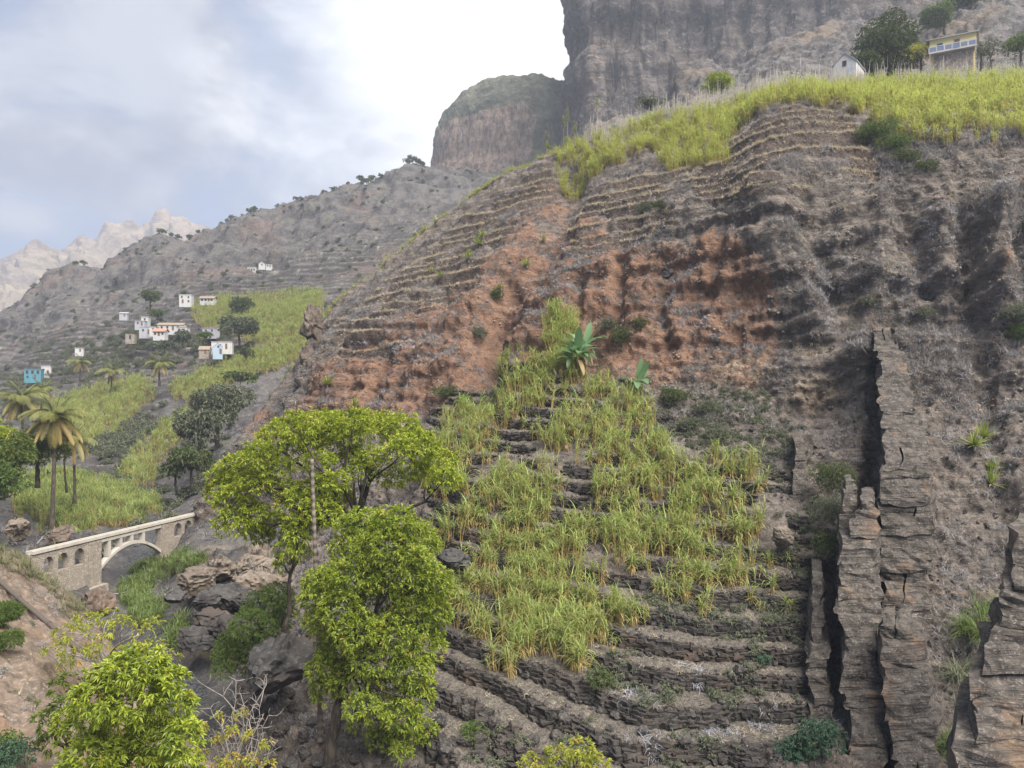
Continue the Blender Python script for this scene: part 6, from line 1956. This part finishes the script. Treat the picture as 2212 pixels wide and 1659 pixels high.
def house(u, v, d, wd, dep, h, yaw, wall, roof, label, kind='flat', wins=(), door=None, rise=1.3, eave=.25, door_mat=None, name='house'):
    """v = sight height of the wall foot; wins: (x, z, w, h) on the front wall, x from its middle"""
    e = empty(name, P(u, v, d), label, 'house', rz=R(yaw))
    if d > 200:
        e.scale = (.78, .78, .78)
    V_, Q = [], []
    z0 = -2.0
    a, b_ = wd / 2, dep / 2
    for z in (z0, h):
        V_ += [(-a, -b_, z), (a, -b_, z), (a, b_, z), (-a, b_, z)]
    Q = [(0, 1, 5, 4), (1, 2, 6, 5), (2, 3, 7, 6), (3, 0, 4, 7), (4, 5, 6, 7), (3, 2, 1, 0)]
    T_ = []
    if kind == 'gable_front':
        V_ += [(0, -b_, h + rise), (0, b_, h + rise)]
        T_ = [(4, 5, 8), (7, 9, 6)]
    elif kind == 'gable_side':
        V_ += [(-a, 0, h + rise), (a, 0, h + rise)]
        T_ = [(7, 4, 8), (5, 6, 9)]
    mesh_np('wall', V_, Q, T_, mat=wall, smooth=False, parent=e)
    t = .14

    def slab(name, quad, th):
        q = np.array(quad, float)
        lo = q.copy(); up = q + np.array([0, 0, th])
        v8 = np.concatenate([lo, up])
        return mesh_np(name, v8, [(3, 2, 1, 0), (4, 5, 6, 7), (0, 1, 5, 4), (1, 2, 6, 5), (2, 3, 7, 6), (3, 0, 4, 7)], mat=roof, smooth=False, parent=e)
    if kind == 'flat':
        slab('roof', [(-a - eave * .6, -b_ - eave * .6, h + .003), (a + eave * .6, -b_ - eave * .6, h + .003), (a + eave * .6, b_ + eave * .6, h + .003), (-a - eave * .6, b_ + eave * .6, h + .003)], .22)
    elif kind == 'gable_front':
        k = eave * rise / a
        for sg in (-1, 1):
            slab('roof', [(sg * (a + eave), -b_ - eave, h - k + .01), (0, -b_ - eave, h + rise + .01), (0, b_ + eave, h + rise + .01), (sg * (a + eave), b_ + eave, h - k + .01)], t)
    elif kind == 'gable_side':
        k = eave * rise / b_
        for sg in (-1, 1):
            slab('roof', [(-a - eave, sg * (b_ + eave), h - k + .01), (a + eave, sg * (b_ + eave), h - k + .01), (a + eave, 0, h + rise + .01), (-a - eave, 0, h + rise + .01)], t)
    elif kind == 'shed':
        slab('roof', [(-a - eave, -b_ - eave, h - .0 + .01), (a + eave, -b_ - eave, h + .01), (a + eave, b_ + eave, h + rise), (-a - eave, b_ + eave, h + rise)], t)

    def bx(nm, x0, x1, y0, y1, z0_, z1_, m, par):
        v = [(x, y, z) for z in (z0_, z1_) for y in (y0, y1) for x in (x0, x1)]
        return mesh_np(nm, v, [(0, 2, 3, 1), (4, 5, 7, 6), (0, 1, 5, 4), (2, 6, 7, 3), (0, 4, 6, 2), (1, 3, 7, 5)], mat=m, smooth=False, parent=par)
    for (x, z, w_, h_) in wins:
        wf = bx('window', x - w_ / 2 - .08, x + w_ / 2 + .08, -b_ - .05, -b_ + .1, z - .08, z + h_ + .08, M_WOOD if wall is not M_YELW else M_WHITE, e)
        bx('pane', x - w_ / 2, x + w_ / 2, -b_ - .075, -b_ + .02, z, z + h_, M_DARKP, wf)
    if door:
        x, w_, h_ = door
        bx('door', x - w_ / 2, x + w_ / 2, -b_ - .06, -b_ + .1, 0, h_, door_mat or M_WOOD, e)
    return e, bx


house(470, 765, 222, 3.4, 6, 2.4, 22, M_LBLUE, M_ROOFG, 'light blue gabled house front at the edge of the yellow cane', 'gable_front', [(0.2, 2.4, .5, .6)], (1.0, .8, 1.9), 1.5, .1)
house(481, 754, 228, 7.5, 4, 2.6, 12, M_WHITE, M_ROOFG, 'bluish white flat roofed house behind the light blue gable', 'flat', [(-.6, .8, .6, .9)], (1.6, .8, 2.0))
house(443, 764, 224, 3.6, 4, 1.5, 10, M_STONEW, M_THATCH, 'low brown roofed hut left of the light blue house', 'gable_side', [], (.5, .7, 1.3), 1.2)
house(403, 656, 305, 5.9, 5, 4.2, 8, M_WHITE, M_WHITE, 'white two storey cube house alone on the rise above the village', 'flat', [(-1.6, 2.7, .7, .8), (1.6, 2.7, .7, .8), (1.6, .6, .7, .9)], (-1.2, .9, 1.9))
house(450, 652, 306, 7.0, 4, 1.7, 0, M_WHITE, M_THATCH, 'long low brown roofed house with pale posts right of the cube house', 'gable_side', [(-2.4, .3, .8, 1.0), (-.6, .3, .8, 1.0), (2.4, .3, .8, 1.0)], (1.0, .8, 1.5), 1.0, .5)
house(318, 722, 262, 5.2, 5, 2.9, 10, M_GREYW, M_GREYW, 'grey block house at the left of the village row', 'flat', [(-1.0, 1.2, .7, .8)], (1.2, .8, 2.0))
house(333, 718, 258, 2.6, 4, 2.2, 6, M_WHITE, M_ROOFG, 'small white walled house between grey block and terracotta roof', 'flat', [(.3, .9, .6, .8)], None)
house(347, 726, 254, 4.8, 4, 2.0, 4, M_WHITE, M_TILE, 'little house with terracotta roof and porch in the village row', 'gable_side', [(-1.5, .5, .6, .8), (1.5, .5, .6, .8)], (0, .8, 1.7), 1.1, .5)
house(372, 714, 266, 11, 5, 2.3, 4, M_WHITE, M_THATCH, 'long cream house with brown roof behind the terracotta one', 'gable_side', [(-3.6, .8, .7, .9), (-1.2, .8, .7, .9), (3.4, .8, .7, .9)], (1.2, .9, 1.9), 1.0, .3)
house(396, 720, 262, 4.4, 4, 2.4, 4, M_WHITE, M_ROOFG, 'white house at the right end of the village row', 'flat', [(.9, .9, .7, .9)], (-1, .8, 1.9))
house(283, 733, 258, 3.6, 3.4, 2.0, 12, M_STONEW, M_STONEW, 'stone hut with a dark doorway below the village', 'flat', [], (.1, .8, 1.7), 1, .1, M_DARKP)
house(305, 704, 270, 4.2, 4, 2.0, 8, M_GREYW, M_ROOFG, 'flat grey house above the grey block house', 'flat', [(-.8, .8, .6, .7)], (.9, .7, 1.7))
house(315, 696, 276, 3.2, 3, 2.2, 8, M_WHITE, M_WHITE, 'small white hut highest in the village row', 'flat', [(0, .9, .6, .7)], None)
house(268, 684, 292, 3.6, 3, 1.4, 14, M_GREYW, M_ROOFG, 'grey lean to shed apart at the upper left of the village', 'shed', [], (.5, .7, 1.2), .8)
house(456, 722, 252, 5.6, 4, 2.3, -6, M_GREYW, M_GREYW, 'unfinished grey house between village and round tree', 'flat', [(-1.2, 1.0, .6, .8), (1.4, 1.0, .6, .8)], None)
house(74, 818, 276, 6.8, 5, 4.2, 16, M_TURQ, M_TURQ, 'turquoise two storey house on the left terrace shoulder', 'flat', [(-2.2, 2.3, .9, 1.4), (0, 2.3, .9, 1.4), (2.2, 2.3, .9, 1.4), (-2.0, .3, .7, 1.0)], (1.0, .9, 1.9))
house(102, 808, 282, 4.0, 4, 3.6, 16, M_WHITE, M_WHITE, 'pale blue white annex right of the turquoise house', 'flat', [(-.9, 1.6, .6, .8)], (.8, .8, 1.8))
house(172, 760, 268, 3.4, 2.2, 1.6, 20, M_WHITE, M_ROOFG, 'tiny white hut on the path left of the village', 'flat', [], (.4, .7, 1.3))
house(545, 588, 378, 5.0, 4, 2.6, 6, M_WHITE, M_WHITE, 'white flat house with square openings, lower of two on the mountain', 'flat', [(-1.5, .7, .8, 1.2), (0, .7, .8, 1.2), (1.5, .7, .8, 1.2)], None)
house(567, 577, 383, 4.0, 4, 2.0, 6, M_WHITE, M_ROOFG, 'white gabled house, upper of two on the mountain', 'gable_front', [(0, .8, .7, .8)], None, 1.2)
house(582, 578, 384, 3.6, 3, 1.6, 6, M_WHITE, M_WHITE, 'low white annex right of the upper mountain house', 'flat', [(-.8, .5, .6, .7)], (.7, .7, 1.3))
# hilltop
house(1834, 180, 124, 3.4, 5.0, 2.5, -38, M_WHITE, M_ROOFG, 'small white gabled house half sunk behind the crest cane', 'gable_front', [(-.05, 2.0, .5, .75)], (.9, .8, 1.5), 1.5, .15, M_LBLUE)
e, bx = house(2058, 150, 127, 6.6, 5, 4.55, -30, M_YELW, M_ROOFG, 'yellow house with a blue railed balcony on the hilltop', 'gable_side', [], None, .9, .45)
bx('door', .1, 1.1, -2.56, -2.4, 2.1, 4.0, M_WHITE, e)
bx('door_leaf', .22, .98, -2.58, -2.5, 2.14, 3.9, M_WOOD, e)
w1 = bx('window', -2.3, -1.3, -2.56, -2.4, 2.7, 3.8, M_WHITE, e); bx('pane', -2.2, -1.4, -2.59, -2.5, 2.8, 3.7, M_DARKP, w1)
bx('balcony', -3.4, 3.4, -3.7, -2.52, 1.85, 2.05, M_WHITE, e)
rail = bx('railing', -3.4, 3.4, -3.7, -3.62, 2.9, 3.0, M_WHITE, e)
for k in range(7):
    x = -3.35 + k * 1.1
    bx('railing_post', x - .06, x + .06, -3.71, -3.61, 2.05, 2.9, M_WHITE, e)
for k in range(6):
    x = -3.35 + k * 1.1
    bx('railing_panel', x + .09, x + 1.01, -3.68, -3.64, 2.12, 2.82, M_BLUEP, e)
bx('porch_post', 3.1, 3.3, -3.68, -3.5, -1.5, 1.85, M_STONEW, e)
bx('porch_post', -3.3, -3.1, -3.68, -3.5, -1.5, 1.85, M_STONEW, e)
bx('lower_wall', -2.6, 2.9, -2.9, -2.55, -1.5, 1.8, M_STONEW, e)
